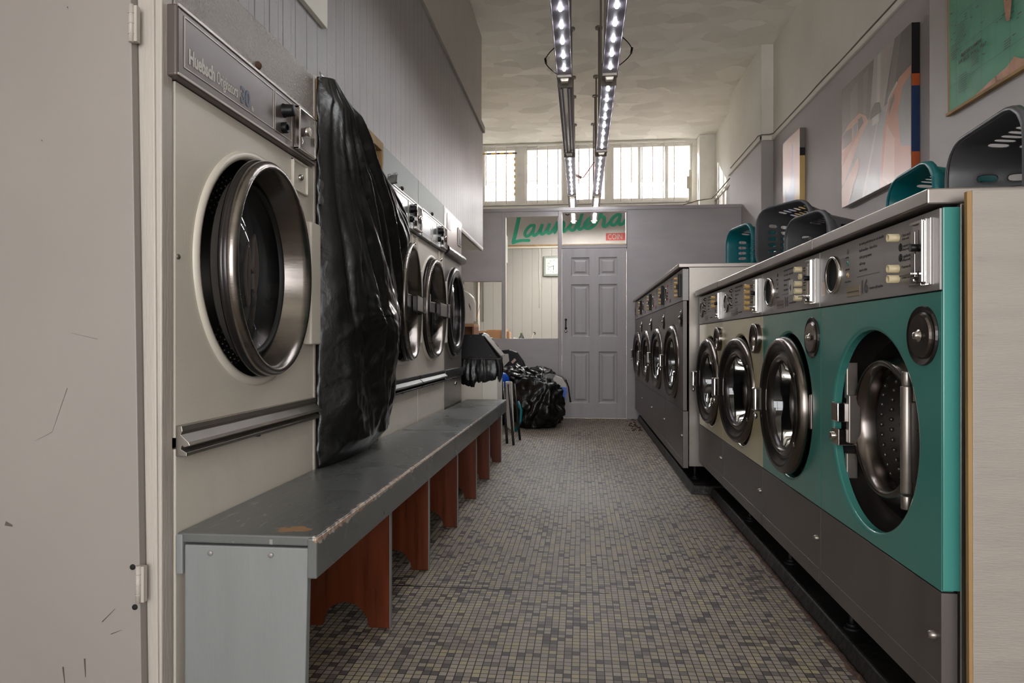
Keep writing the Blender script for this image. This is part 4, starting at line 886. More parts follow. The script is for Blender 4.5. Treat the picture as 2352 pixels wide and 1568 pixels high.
# ------------------------------------------------------------------ laundry baskets
def basket(name, loc, phi, col, label, L=.5, Wh=.40, D=.27, near=False):
    # local: opening towards -y, long side along x, standing on one long side; x = 0 far-left, x = L near-right
    t = thing(name, loc, 0, label, 'laundry basket', 'plastic laundry baskets on the machine tops')
    t.rotation_euler = (0, 0, R(-90)+R(phi))
    def rr(s, n, hx, hz, rad):
        P = []
        per = [(hx-rad, hz-rad, 0), (-(hx-rad), hz-rad, 90), (-(hx-rad), -(hz-rad), 180), (hx-rad, -(hz-rad), 270)]
        seq = []
        for (cx, cz, a0) in per:
            for k in range(5): a = R(a0+90*k/4); seq.append(Vector((cx+rad*math.cos(a), cz+rad*math.sin(a))))
        # resample
        out = []; m = len(seq); ln = [0]
        for i in range(m): ln.append(ln[-1]+(seq[(i+1) % m]-seq[i]).length)
        T = ln[-1]
        for k in range(n):
            d = T*k/n; i = 0
            while ln[i+1] < d: i += 1
            f = (d-ln[i])/(ln[i+1]-ln[i]); out.append(seq[i].lerp(seq[(i+1) % m], f))
        return out
    N = 64; NV = 9
    m = MB(); rings = []
    for j in range(NV+1):
        f = j/NV; y = D*f; sx = 1-.20*f; sz = 1-.22*f
        P = rr(0, N, L/2*sx, Wh/2*sz, .105*(1-.15*f)); rings.append([(L/2+p.x, y, Wh/2+p.y) for p in P])
    vs = [p for r_ in rings for p in r_]; fs = []
    for j in range(NV):
        for i in range(N):
            side = i
            slot = (j in (2, 4, 6)) and (i % 3 != 0) and False
            # slots run with the depth: gaps in groups on the long and short walls
            pz = abs(rings[0][i][2]-Wh/2); px_ = abs(rings[0][i][0]-L/2)
            if j in (3, 4, 6, 7) and i % 2 == 1 and ((pz > .9*Wh/2 and px_ < .34*L) or (px_ > .45*L and pz < .34*Wh)): continue
            i2 = (i+1) % N; fs.append((j*N+i, j*N+i2, (j+1)*N+i2, (j+1)*N+i))
    m.add(vs, fs, 0, True)
    m.build('basket_wall', col, t, solid=.0035, sub=1)
    # floor of the basket with slots
    hx, hz = L*.40, Wh*.39; nx, nz = 18, 13; vs = []; fs = []
    for j in range(nz+1):
        for i in range(nx+1):
            u = -1+2*i/nx; v = -1+2*j/nz
            # squircle mapping keeps the rounded corners
            x = u*math.sqrt(1-.30*v*v*abs(v)**3*abs(u)); z = v*math.sqrt(1-.30*u*u*abs(u)**3*abs(v))
            vs.append((L/2+hx*x, D, Wh/2+hz*z))
    for j in range(nz):
        for i in range(nx):
            if j in (3, 5, 7, 9) and i in (3, 4, 5, 6, 7, 10, 11, 12, 13, 14): continue
            a = j*(nx+1)+i; fs.append((a, a+1, a+nx+2, a+nx+1))
    m = MB(); m.add(vs, fs, 0, True); m.build('basket_floor', col, t, solid=.0035, sub=1)
    # folded rim
    P = rr(0, 96, L/2, Wh/2, .11); Q = rr(0, 96, L/2+.016, Wh/2+.012, .12); vs = []
    for i in range(96):
        p, q = P[i], Q[i]; lift_ = 0
        endf = max(0, abs(p.x)/(L/2)-.9)*10
        vs += [(L/2+p.x, 0, Wh/2+p.y), (L/2+(p.x+q.x)/2, -.004, Wh/2+(p.y+q.y)/2), (L/2+q.x, .002, Wh/2+q.y), (L/2+q.x, .022+.03*endf, Wh/2+q.y)]
    fs = []
    for i in range(96):
        i2 = (i+1) % 96
        for k in range(3): fs.append((i*4+k, i*4+k+1, i2*4+k+1, i2*4+k))
    m = MB(); m.add(vs, fs, 0, True); m.build('rim', col, t, solid=.003)
    for sx in (0, 1):
        m = MB(); x = -.019 if sx == 0 else L+.019
        for k in range(11): z = Wh/2-.06+k*.012; m.cyl((x, .0, z), (x, .05, z), .0035, 6)
        m.build('grip_ribs', col, t)
    return t
# origin is the far rim corner; length runs towards the camera
basket('laundry_basket', (1.20, 4.84, 1.394), 28, 'greyplastic', 'grey laundry basket on the taller machines, tilted behind the other grey one', L=.46)
basket('laundry_basket', (1.19, 4.14, 1.216), 12, 'greyplastic', 'grey laundry basket on the near row, right beside another grey one', L=.43, Wh=.38)
basket('laundry_basket', (1.16, 5.62, 1.394), 10, 'tealplastic', 'teal laundry basket farthest back, on the tall stainless machines', L=.46, Wh=.38)
basket('laundry_basket', (1.36, 3.20, 1.216), -4, 'tealplastic', 'teal laundry basket behind the big grey basket, below the street canvas', L=.46, Wh=.38)
basket('laundry_basket', (1.33, 2.64, 1.216), -6, 'greyplastic', 'nearest grey laundry basket in the right foreground, cut by the frame', L=.52, Wh=.385)

# ------------------------------------------------------------------ pictures on the right wall
def canvas(name, x, ya, yb, z0, z1, label, polys, edge_mats, base='cv_base'):
    # faces -x. picture coordinates u 0..1 from far (ya) to near (yb), v 0..1 upwards
    d = .045; vs = []; names = [base]+edge_mats; m = MB()
    m.box(x, x+d, yb, ya, z0, z1, 0)
    mats = [base]
    def mi(n):
        if n not in mats: mats.append(n)
        return mats.index(n)
    # near edge bands
    for (v0, v1, mm) in edge_mats_bands(edge_mats):
        m.box(x, x+d, yb-.0012, yb, z0+(z1-z0)*v0, z0+(z1-z0)*v1, mi(mm))
    lay = .0006
    for k, (mm, pts) in enumerate(polys):
        q = [(x-.0004-.00012*k, ya+(yb-ya)*u, z0+(z1-z0)*v) for u, v in pts]
        m.add(q, [tuple(range(len(q)))], mi(mm))
    return tag(m.build(name, mats), label, 'picture')
def edge_mats_bands(e): return e
street = [
    ('cv_tower', [(0, .55), (.45, .52), (.52, 1), (0, 1)]), ('cv_tower2', [(.15, .56), (.27, .56), (.27, .95), (.15, .9)]), ('cv_tower2', [(.36, .6), (.40, .6), (.44, .97), (.36, .95)]),
    ('cv_sky', [(.60, .58), (.63, .58), (.78, 1), (.62, 1)]), ('cv_line', [(.56, .58), (.60, .58), (.62, 1), (.57, 1)]), ('cv_dark', [(.66, .58), (1, .62), (1, 1), (.80, 1)]), ('cv_tower', [(.70, .60), (.78, .60), (.88, 1), (.80, 1)]),
    ('cv_road', [(0, 0), (1, 0), (1, .3), (.62, .58), (.45, .58), (0, .3)]), ('cv_line', [(.34, 0), (.38, 0), (.58, .5), (.56, .5)]),
    ('cv_carlight', [(0, .18), (.05, .20), (.34, .50), (.44, .56), (.40, .62), (.30, .68), (.12, .66), (0, .60)]), ('cv_car', [(0, .34), (.26, .50), (.30, .52), (.30, .56), (0, .46)]),
    ('cv_dark', [(.02, .48), (.18, .50), (.18, .61), (.06, .62), (.02, .6)]), ('cv_glass', [(.20, .51), (.26, .53), (.27, .62), (.20, .62)]), ('cv_dark', [(.28, .54), (.37, .58), (.34, .64), (.28, .64)]),
    ('cv_carlight', [(.0, .0), (.12, .0), (.30, .26), (.28, .34), (.0, .16)]),
    ('cv_car', [(.60, .0), (1, .0), (1, .72), (.86, .70), (.74, .60), (.66, .42)]), ('cv_carlight', [(.64, .06), (.72, .0), (.80, .0), (.80, .3), (.70, .44)]),
    ('cv_glass', [(.88, .22), (1, .18), (1, .66), (.90, .62), (.84, .46)]), ('cv_dark', [(.72, .48), (.80, .58), (.80, .62), (.75, .58)]), ('cv_line', [(.68, .5), (.74, .60), (.84, .67), (.83, .69), (.72, .62)]),
    ('cv_dark', [(.46, .56), (.62, .56), (.60, .64), (.54, .66), (.48, .62)]), ('cv_line', [(.50, .50), (.60, .50), (.60, .56), (.50, .56)]),
]
canvas('street_canvas', 1.897, 5.21, 4.153, 1.875, 2.74, 'large unframed canvas of a city street with orange cars on the right wall', street, [(0, .14, 'cv_orange'), (.14, .58, 'cv_edge'), (.58, .66, 'cv_orange'), (.66, 1, 'cv_edge_top')])
abstract = [('cv_pink', [(0, .45), (1, .5), (1, 1), (0, 1)]), ('cv_blue', [(.18, 0), (.72, 0), (.70, .45), (.62, .9), (.56, .9), (.48, .5), (.30, .42), (.16, .5)]), ('cv_yellow', [(.72, 0), (1, 0), (1, .55), (.80, .5)]), ('cv_line', [(.04, 0), (.18, 0), (.14, .5), (.04, .5)])]
canvas('abstract_canvas', 1.897, 6.68, 6.18, 1.90, 2.765, 'narrow pale canvas beyond the street picture, above the grey baskets', abstract, [(0, .72, 'cv_yellow'), (.72, .8, 'cv_edge_top'), (.8, 1, 'cv_tower')], 'cv_pink')
# wall map
def wall_map():
    ya, yb, z0, z1 = 3.637, 2.1, 2.045, 3.05; x = 1.842; m = MB(); NY, NZ = 60, 40; vs = []
    for j in range(NZ+1):
        for i in range(NY+1):
            y = ya+(yb-ya)*i/NY; z = z0+(z1-z0)*j/NZ
            e = .012*noise.noise(Vector((0, z*2.2, 3)))*(1 if i < 2 else .3)
            vs.append((x-.010*abs(noise.noise(Vector((y*2.2, z*1.8, 1)))), y+(e*1.8 if i == 0 else 0), z))
    fs = [(j*(NY+1)+i, j*(NY+1)+i+1, (j+1)*(NY+1)+i+1, (j+1)*(NY+1)+i) for j in range(NZ) for i in range(NY)]
    m.add(vs, fs, 0, True)
    land = [(3.165, 2.62), (3.180, 2.50), (3.175, 2.40), (3.165, 2.33), (3.155, 2.285), (3.13, 2.28), (3.125, 2.31), (3.118, 2.36), (3.09, 2.42), (3.06, 2.50), (3.02, 2.56), (2.99, 2.70), (2.98, 2.90), (3.15, 2.98)]
    m.add([(x-.0125, y, z) for y, z in land], [tuple(range(len(land)))], 1)
    ant = [(3.40, 2.047), (3.25, 2.075), (3.16, 2.085), (3.10, 2.11), (3.05, 2.08), (2.9, 2.047), (2.2, 2.10), (2.9, 2.09), (3.02, 2.14), (3.08, 2.21), (3.09, 2.14), (3.16, 2.10), (3.3, 2.07)]
    m.add([(x-.0118, y, z) for y, z in ant[:6][::1]], [tuple(range(6))], 1)
    # graticule and ruled text blocks
    for k in range(7): y = 3.55-k*.21; m.add([(x-.012, y, z0+.02), (x-.012, y-.0015, z0+.02), (x-.012, y-.0015, z1), (x-.012, y, z1)], [(0, 1, 2, 3)], 2)
    for k in range(6): z = z0+.12+k*.16; m.add([(x-.012, ya-.02, z), (x-.012, yb, z), (x-.012, yb, z+.0015), (x-.012, ya-.02, z+.0015)], [(0, 1, 2, 3)], 2)
    for bl, (yy, zz, n, w) in enumerate([(3.53, 2.185, 8, .09), (3.42, 2.24, 5, .08), (3.17, 2.20, 4, .06), (3.60, 2.36, 7, .07), (3.54, 2.44, 9, .08)]):
        for k in range(n): z = zz-k*.011; m.add([(x-.0128, yy, z), (x-.0128, yy-w*random.uniform(.6, 1), z), (x-.0128, yy-w*.8, z+.003), (x-.0128, yy, z+.003)], [(0, 1, 2, 3)], 2)
    for k in range(60):
        yy = random.uniform(3.0, 3.62); zz = random.uniform(2.2, 2.7); w = random.uniform(.005, .03); m.add([(x-.0126, yy, zz), (x-.0126, yy-w, zz), (x-.0126, yy-w, zz+.004), (x-.0126, yy, zz+.004)], [(0, 1, 2, 3)], 2)
    # batten along the bottom and side binding
    m.box(x-.014, x+.010, yb, ya+.01, z0-.012, z0+.002, 3); m.box(x-.004, x+.008, ya, ya+.008, z0, z1, 3)
    o = m.build('wall_map', ['map', 'mapland', 'ink', 'rawwood'])
    tag(o, 'green laminated world map high on the near right wall', 'map')
    tx = text('map_title', 'BARTHOLOMEW', .022, (x-.0135, 3.505, 2.277), 'ink', o, rot=(R(90), 0, R(-90)), bold=.0004)
    tx = text('map_title', 'WORLD WALL MAP', .026, (x-.0135, 3.53, 2.247), 'ink', o, rot=(R(90), 0, R(-90)))
wall_map()

# ------------------------------------------------------------------ cables on the right wall
m_ = MB()
P = []
y = 1.5
while y < 7.05: P.append(((1.845 if y < 3.86 else 1.935)-.004, y, 3.002+.010*noise.noise(Vector((y*2, 0, 0))))); y += .12
P += [(1.93, 7.12, 3.0), (1.90, 7.155, 3.0), (1.83, 7.16, 3.0), (1.80, 7.20, 3.0)]
y = 7.3
while y < 8.6: P.append((1.80, y, 3.0+.008*noise.noise(Vector((y*2, 5, 0))))); y += .12
m_.tube(P, .0055, 7)
tag(m_.build('wall_cable', 'cable'), 'long thin cable clipped along the rail of the right wall', 'cable')
m_ = MB(); m_.tube([(1.9, 8.8, 3.0), (1.9, 9.6, 2.99), (1.88, 10.1, 2.97), (1.7, 10.2, 2.96), (1.5, 10.36, 2.93), (.6, 10.38, 2.93), (-.4, 10.385, 2.925), (-1.4, 10.38, 2.90), (-1.5, 10.38, 2.87)], .008, 8)
tag(m_.build('wall_cable', 'cable'), 'grey cable sagging along the ledge below the high back windows', 'cable')
m_ = MB(); m_.cyl((1.62, 10.40, wz0-.1), (1.62, 10.40, wz0+.4), .03, 12); m_.box(1.565, 1.62, 10.37, 10.42, wz0+.12, wz0+.30)
tag(m_.build('junction_box', 'conduit', bevel=.004), 'white junction box and pipe beside the last high window', 'junction box')

# ------------------------------------------------------------------ light fittings
def fitting(x, y0, L, kind, label):
    t = thing('light_fitting', (x, y0, 2.65), 0, label, 'ceiling light', 'hanging strip lights in two rows')
    w = .045
    m = MB(); m.hexa([(-w, .0, -.02), (w, .0, -.02), (w, L, -.02), (-w, L, -.02), (-w*.7, .0, .04), (w*.7, .0, .04), (w*.7, L, .04), (-w*.7, L, .04)])
    m.box(-w-.004, -w, 0, L, -.034, .012); m.box(w, w+.004, 0, L, -.034, .012)
    m.build('housing', 'fixture', t, bevel=.002)
    for ye in (-.05, L):
        m = MB(); m.prismx([(ye, .045), (ye+.05, .045), (ye+.05, -.036), (ye+(.0 if ye > 0 else .05), -.036), (ye+(.05 if ye > 0 else 0), -.0)][0:4], -w-.006, w+.006); m.build('end_cap', 'fixture_end', t, bevel=.004)
    m = MB(); m.prism([(-.03, -.03), (.03, -.03), (.022, -.055), (-.022, -.055)], L+.02, L+.06); m.build('clip', 'conduit', t, bevel=.004)
    for yr in (.25, L-.25):
        m = MB(); m.cyl((w*.3 if x < 0 else -w*.3, yr, .03), (w*.3 if x < 0 else -w*.3, yr, CH-2.65), .009, 8); m.cyl((w*.3 if x < 0 else -w*.3, yr, CH-2.65-.02), (w*.3 if x < 0 else -w*.3, yr, CH-2.65), .035, 16); m.build('drop_rod', 'fixture_end', t)
    if kind == 'led':
        n = 8
        for k in range(n):
            y = L*(k+.5)/n; m = MB()
            for q in (-1, 0, 1):
                m.lathe([(.0001, -.010), (.007, -.008), (.010, 0)], (0, y+q*.012, -.021), axis='z', n=10)
            m.build('led_cluster', 'led', t)
        a = area('strip_light', (0, L/2, -.05), (0, 0, 0), .06, L, 3.4, (.96, .97, 1.0)); a.parent = t
    else:
        m = MB(); m.cyl((0, .04, -.028), (0, L-.04, -.028), .013, 14); m.build('fluorescent_tube', 'tubelit' if kind == 'lit' else 'conduit', t)
        if kind == 'lit': a = area('strip_light', (0, L/2, -.06), (0, 0, 0), .06, L, 2, (1, .97, .92)); a.parent = t
        m = MB(); m.box(-.030, -.024, .02, L-.02, -.040, -.021); m.box(.024, .030, .02, L-.02, -.040, -.021); m.build('reflector', 'chrome', t)
    return t
for x, nm in ((-.108, 'left'), (.183, 'right')):
    for i, (y0, L) in enumerate([(2.86, 1.58), (4.62, 1.60), (6.38, 1.72), (8.22, 1.60)]):
        kind = 'led'
        if nm == 'left' and i == 1: kind = 'tube'
        if i == 3: kind = 'lit'
        lab = {0: 'nearest strip light in the %s row, bright LED dots', 1: 'second strip light in the %s row' + (', unlit tube in a steel trough' if kind == 'tube' else ', lit LED dots'), 2: 'third strip light in the %s row, lit, before the back windows', 3: 'strip light of the %s row beyond the partition'}[i] % nm
        fitting(x, y0, L, kind, lab)
m_ = MB(); m_.tube([(-.06, 7.0, 2.60), (-.01, 7.02, 2.58), (.02, 7.0, 2.57), (.08, 6.95, 2.64), (.13, 6.9, 2.70), (.17, 6.9, 2.70)], .004, 6); m_.cyl((-.06, 7.0, 2.60), (.0, 7.02, 2.575), .012, 10)
tag(m_.build('light_cable', 'cable'), 'cable with connector sagging between the third pair of strip lights', 'cable', )
for (x, y, s, lab) in [(-.175, 4.2, -1, 'looped cable at the end of the nearest left strip light'), (.255, 4.1, 1, 'looped cable at the end of the nearest right strip light')]:
    m_ = MB(); m_.tube([(x-s*.020+s*.065*math.sin(PI*q/12), y-.10+.26*q/12, 2.665-.06*q/12) for q in range(13)], .0035, 6); m_.cyl((x+s*.045, y+.0, 2.64), (x+s*.043, y+.05, 2.63), .007, 8)
    tag(m_.build('light_cable', 'black'), lab, 'cable')

# ------------------------------------------------------------------ back room
def stroke(m, pts, w, y, mi=0):
    # smooth ribbon from control points in sign units
    P = [Vector(p) for p in pts]; Q = []
    for i in range(len(P)-1):
        p0 = P[max(i-1, 0)]; p1 = P[i]; p2 = P[i+1]; p3 = P[min(i+2, len(P)-1)]
        for k in range(6):
            t = k/6; Q.append(.5*((2*p1)+(-p0+p2)*t+(2*p0-5*p1+4*p2-p3)*t*t+(-p0+3*p1-3*p2+p3)*t**3))
    Q.append(P[-1]); a, b = [], []
    for i, q in enumerate(Q):
        d = (Q[min(i+1, len(Q)-1)]-Q[max(i-1, 0)]); d = d.normalized() if d.length > 1e-6 else Vector((1, 0)); n = Vector((-d.y, d.x))*w/2
        a.append(q+n); b.append(q-n)
    vs = []
    n = len(Q)
    for k, p in enumerate(a+b): vs.append((p.x, y-.00004*(k % n), p.y))
    m.add(vs, [(i, i+1, n+i+1, n+i) for i in range(n-1)], mi)
    for c in (Q[0], Q[-1]): m.add([(c.x+w/2*math.cos(2*PI*k/14), y-.0001-(.00004*n if c is Q[-1] else 0), c.y+w/2*math.sin(2*PI*k/14)) for k in range(14)], [tuple(range(14))], mi)
SY = 10.40
def sg(u, v):   # drawing units of the lettering -> metres on the sign board
    return (-1.229+u*.000844, 2.950-v*.000846)
sgn = thing('shop_sign', (0, SY, 0), 0, 'old cream shop sign with green script lettering on the back wall', 'sign')
m_ = MB(); m_.box(-1.20, 1.55, 0, .028, 2.375, 2.90); m_.build('sign_board', 'sign', sgn, bevel=.002)
m_ = MB(); m_.box(-1.20, 1.55, -.012, .03, 2.352, 2.375); m_.build('sign_ledge', 'rawwood', sgn)
letters = [
    (70, [(350, 60), (335, 170), (300, 330), (262, 500), (232, 625)]), (54, [(225, 640), (300, 612), (400, 598), (515, 600)]),
    (54, [(610, 330), (545, 335), (475, 400), (440, 480), (470, 525), (530, 500), (590, 420), (612, 340), (590, 450), (605, 512), (670, 480), (730, 390), (762, 312), (728, 430), (745, 490), (800, 465), (865, 380), (893, 300), (855, 420), (865, 480), (920, 455), (985, 370), (1025, 290)]),
    (54, [(1020, 300), (1000, 390), (975, 470), (1020, 390), (1080, 305), (1135, 285), (1148, 330), (1130, 410), (1145, 450), (1195, 420), (1240, 370)]),
    (54, [(1385, 268), (1330, 270), (1270, 330), (1252, 395), (1290, 432), (1340, 410), (1395, 310)]), (54, [(1495, 60), (1470, 150), (1435, 270), (1405, 380), (1432, 418), (1490, 385), (1535, 350), (1600, 320), (1665, 260), (1662, 222), (1610, 218), (1545, 280), (1515, 350), (1545, 400), (1620, 395), (1700, 340), (1765, 240), (1815, 130)]),
    (54, [(1812, 130), (1825, 190), (1868, 212), (1862, 290), (1845, 350), (1880, 372), (1940, 330), (2000, 250)]),
    (54, [(2150, 168), (2095, 168), (2020, 225), (1985, 300), (2010, 350), (2070, 330), (2125, 250), (2152, 175), (2130, 280), (2140, 340), (2195, 325), (2250, 260), (2300, 190), (2290, 300)]),
]
m_ = MB()
for k, (w, pts) in enumerate(letters): stroke(m_, [sg(*p) for p in pts], w*.00085, -.0015-.0012*k)
m_.build('script_lettering', 'signgreen', sgn)
m_ = MB(); x0, z0 = sg(1895, 622); x1, z1 = sg(2330, 492); m_.box(x0, x1+.5, -.0015, 0, z0, z1); rp = m_.build('red_panel', 'signred', sgn)
text('panel_lettering', 'COIN', .112, (x0+.026, -.0030, z0+.018), 'sign', sgn, bold=.0006, xs=.78)
a_, b_ = sg(1088, 160); text('top_lettering', 'TUM', .12, (a_-.012, -.0016, b_), 'ink', sgn, bold=.003)
# sage cabinet, clock, cord
m_ = MB(); m_.hexa([(-1.3, 9.35, 2.03), (-1.06, 9.35, 2.03), (-1.06, 9.85, 2.03), (-1.3, 9.85, 2.03), (-1.3, 9.35, 2.42), (-1.06, 9.35, 2.42), (-1.06, 9.85, 2.42), (-1.3, 9.85, 2.42)])
tag(m_.build('wall_cabinet', 'sage', bevel=.004), 'small sage green cabinet below the left end of the shop sign', 'cabinet')
clk = thing('wall_clock', (-.42, BY-.05, 2.045), 0, 'square pale green wall clock on the back room panelling', 'clock')
m_ = MB(); s = .155; m_.box(-s, s, -.02, .02, -s, s); m_.build('clock_case', 'clockcase', clk, bevel=.012, segs=3)
m_ = MB(); m_.box(-.118, .118, -.022, -.02, -.118, .118); m_.build('clock_face', 'clockface', clk)
its = []
for h in range(1, 13):
    a = R(90-30*h); its.append((str(h), .030, (.088*math.cos(a)-(.014 if h > 9 else .008), -.0226, .088*math.sin(a)-.011)))
join_text('clock_numerals', its, 'ink', clk)
def hand(a, L, w, nm):
    m = MB(); a = R(90-a); ux, uz = math.cos(a), math.sin(a); m.add([(-uz*w-ux*.01, -.024, ux*w-uz*.01), (uz*w-ux*.01, -.024, -ux*w-uz*.01), (uz*w+ux*L, -.024, -ux*w+uz*L), (-uz*w+ux*L, -.024, ux*w+uz*L)], [(0, 1, 2, 3)]); m.build(nm, 'black', clk, solid=.001)
hand(177, .062, .0035, 'hour_hand'); hand(258, .082, .0025, 'minute_hand')
m_ = MB(); m_.tube([(-.632, BY-.04, 2.33), (-.638, BY-.04, 2.0), (-.628, BY-.04, 1.7), (-.634, BY-.04, 1.415)], .005, 7)
tag(m_.build('hanging_cord', 'conduit'), 'pale cord hanging down the panelling left of the clock', 'cord')
m_ = MB(); m_.cyl((-1.57, BY-.06, 0), (-1.57, BY-.06, 2.33), .018, 10); m_.cyl((-1.50, BY-.06, 1.2), (-1.50, BY-.06, 2.33), .010, 10, 1)
tag(m_.build('wall_pipe', ['conduit', 'cable']), 'thin vertical pipe and cable on the far left back wall', 'pipe')
# counter behind the hatch with its clutter
m_ = MB(); m_.box(-2.2, -.25, 8.14, 8.85, .86, .90); m_.box(-2.2, -.27, 8.16, 8.83, 0, .86)
tag(m_.build('counter', 'white', bevel=.004), 'white counter behind the serving hatch, mostly hidden', 'counter')
m_ = MB(); m_.box(-1.28, -.96, 8.30, 8.6, .90, 1.03); m_.box(-1.20, -.96, 8.62, 8.75, .90, 1.05)
tag(m_.build('cardboard_box', 'card', bevel=.002), 'low brown cardboard box behind the small hatch window', 'box')
m_ = MB(); m_.box(-.905, -.865, 8.2, 8.4, .90, 1.02); m_.box(-.925, -.905, 8.2, 8.4, .90, 1.055)
tag(m_.build('folded_carton', 'card', bevel=.001), 'narrow upright carton at the left end of the big hatch', 'box')
bt = thing('drinks_bottle', (-.735, 8.42, .90), 0, 'clear bottle with a green cap on the hatch counter', 'bottle')
m_ = MB(); m_.lathe([(.0001, 0), (.03, 0), (.032, .01), (.032, .05), (.014, .085)], axis='z', n=20); m_.build('bottle_body', 'glass', bt)
m_ = MB(); m_.lathe([(.014, .085), (.016, .087), (.016, .105), (.0001, .107)], axis='z', n=16); m_.build('bottle_cap', 'leaf', bt)
m_ = MB(); vs = []; n = 14
for a in range(n+1):
    for b in range(n+1): vs.append((-.86+.27*a/n, 8.25+.15*b/n, .905+.05*abs(noise.noise(Vector((a*.4, b*.4, 2))))*2*max(0, 1-a/n*.9)))
m_.add(vs, [(a*(n+1)+b, a*(n+1)+b+1, (a+1)*(n+1)+b+1, (a+1)*(n+1)+b) for a in range(n) for b in range(n)], 0, True)
tag(m_.build('crumpled_paper', 'whitecloth', solid=.001), 'crumpled white paper on the hatch counter beside the bottle', 'paper')
m_ = MB(); m_.tube([(-.61, 8.4, .90), (-.60, 8.4, .96), (-.585, 8.4, 1.005)], .004, 6, 0); m_.tube([(-.585, 8.4, 1.005), (-.57, 8.4, 1.015), (-.562, 8.4, 1.0), (-.57, 8.4, .985)], .006, 6, 1)
tag(m_.build('hooked_stick', ['conduit', 'black']), 'thin white stick with a black hook on the hatch counter', 'stick')
# street outside the high windows
bld = thing('brick_building', (0, 15.5, 0), 0, 'brick building across the street seen through the high windows', 'building')
m_ = MB(); m_.box(-12, 12, 0, 4, 0, 5.7); m_.build('brick_wall', 'brick', bld)
for z in (4.55,):
    m_ = MB(); m_.box(-12, 12, -.02, 0, z, z+.35); m_.build('render_band', 'redband', bld)
for x in (-5.2, -2.6, -.6, 1.7, 4.4):
    m_ = MB(); m_.box(x-.65, x+.65, -.06, .0, 3.2, 4.45); w = m_.build('window_frame', 'white', bld)
    m_ = MB()
    for a in (-.55, .02): 
        for b in (3.3, 3.88): m_.box(x+a, x+a+.5, -.065, -.06, b, b+.48)
    m_.build('window_pane', 'cv_glass', w)
b1('ground_outside', -20, 20, 10.7, 30, -.1, -.02, 'paving')
# yellow and black hazard tape at the first window
m_ = MB()
for k in range(8): x = -1.52+k*.067; m_.add([(x, BY+.028, 3.79), (x+.067, BY+.028, 3.79), (x+.067, BY+.028, 3.815), (x, BY+.028, 3.815)], [(0, 1, 2, 3)], k % 2)
for k in range(7): z = 3.15+k*.09; m_.add([(-1.03, BY+.028, z), (-1.012, BY+.028, z), (-1.012, BY+.028, z+.045), (-1.03, BY+.028, z+.045)], [(0, 1, 2, 3)], 0)
M['hazy'] = mat('hazard_yellow', C(214, 178, 40), .5)
tag(m_.build('hazard_tape', ['hazy', 'cv_dark']), 'yellow and dark hazard tape stuck around the leftmost high window', 'tape')

# ------------------------------------------------------------------ bin, shelf and rubbish bags at the end of the bench
bn = thing('rubbish_bin', (-.835, 5.52, 0), 0, 'cream square litter bin with a black liner and sloping black hood', 'bin')
m_ = MB(); m_.box(-.19, .055, -.17, .17, 0, .70); m_.build('bin_body', 'greige', bn, bevel=.003)
m_ = MB(); m_.box(.055, .175, -.165, .17, 0, .70); m_.build('bin_side', 'wall_cream', bn, bevel=.003)
def bag_mesh(rx, ry, rz, seed, knot=(0, 0, 1), ridge=.10, flat=.35, sub=5, dirn=9.0, sag=0):
    bm = bmesh.new(); bmesh.ops.create_icosphere(bm, subdivisions=sub, radius=1)
    K = Vector(knot).normalized(); ax = K.orthogonal().normalized(); bx = K.cross(ax)
    for v in bm.verts:
        n = v.co.normalized(); ang = math.atan2(n.dot(bx), n.dot(ax)); cosk = n.dot(K)
        f = 1+ridge*(abs(noise.noise(Vector((math.cos(ang)*2.6, math.sin(ang)*2.6, seed))))*2-.5)*(1-cosk*cosk)**.5*(.4+.6*max(0, cosk+.4))
        f += ridge*.6*(abs(noise.noise(n*2.3+Vector((seed, 0, 0))))*2-.6) + ridge*.25*noise.noise(n*7+Vector((0, seed, 0)))
        f += ridge*.55*(noise.voronoi(Vector((math.cos(ang)*2.2, math.sin(ang)*2.2, cosk*1.1+seed)))[0][0]-.4)+ridge*.35*(noise.voronoi(n*3.3+Vector((seed, 2, 0)))[0][0]-.4)+ridge*.14*(noise.voronoi(n*9+Vector((seed, 5, 0)))[0][0]-.4)
        if cosk > .72: f *= 1+.5*(cosk-.72)
        p = Vector((n.x*rx*f, n.y*ry*f, n.z*rz*f))
        zb = -rz*(1-flat)
        if p.z < zb: p.z = zb+(p.z-zb)*.06; p.x *= 1.03; p.y *= 1.03
        v.co = p-Vector((0, 0, zb))
        v.co.z += 0
    return bm
def bagobj(name, loc, r, seed, label, cat='bin bag', m='bag', group='black bin bags heaped beside the grey door', knot=(0, 0, 1), ridge=.12, rz=0, flat=.35, tilt=0):
    bm = bag_mesh(*r, seed, knot, ridge, flat); me = bpy.data.meshes.new(name); lo = min(v.co.z for v in bm.verts)
    for v in bm.verts: v.co.z -= lo
    for f in bm.faces: f.smooth = True
    bm.to_mesh(me); bm.free(); me.materials.append(M[m]); o = bpy.data.objects.new(name, me); COL.objects.link(o); o.location = loc; o.rotation_euler = (R(tilt), 0, rz)
    return tag(o, label, cat, group)
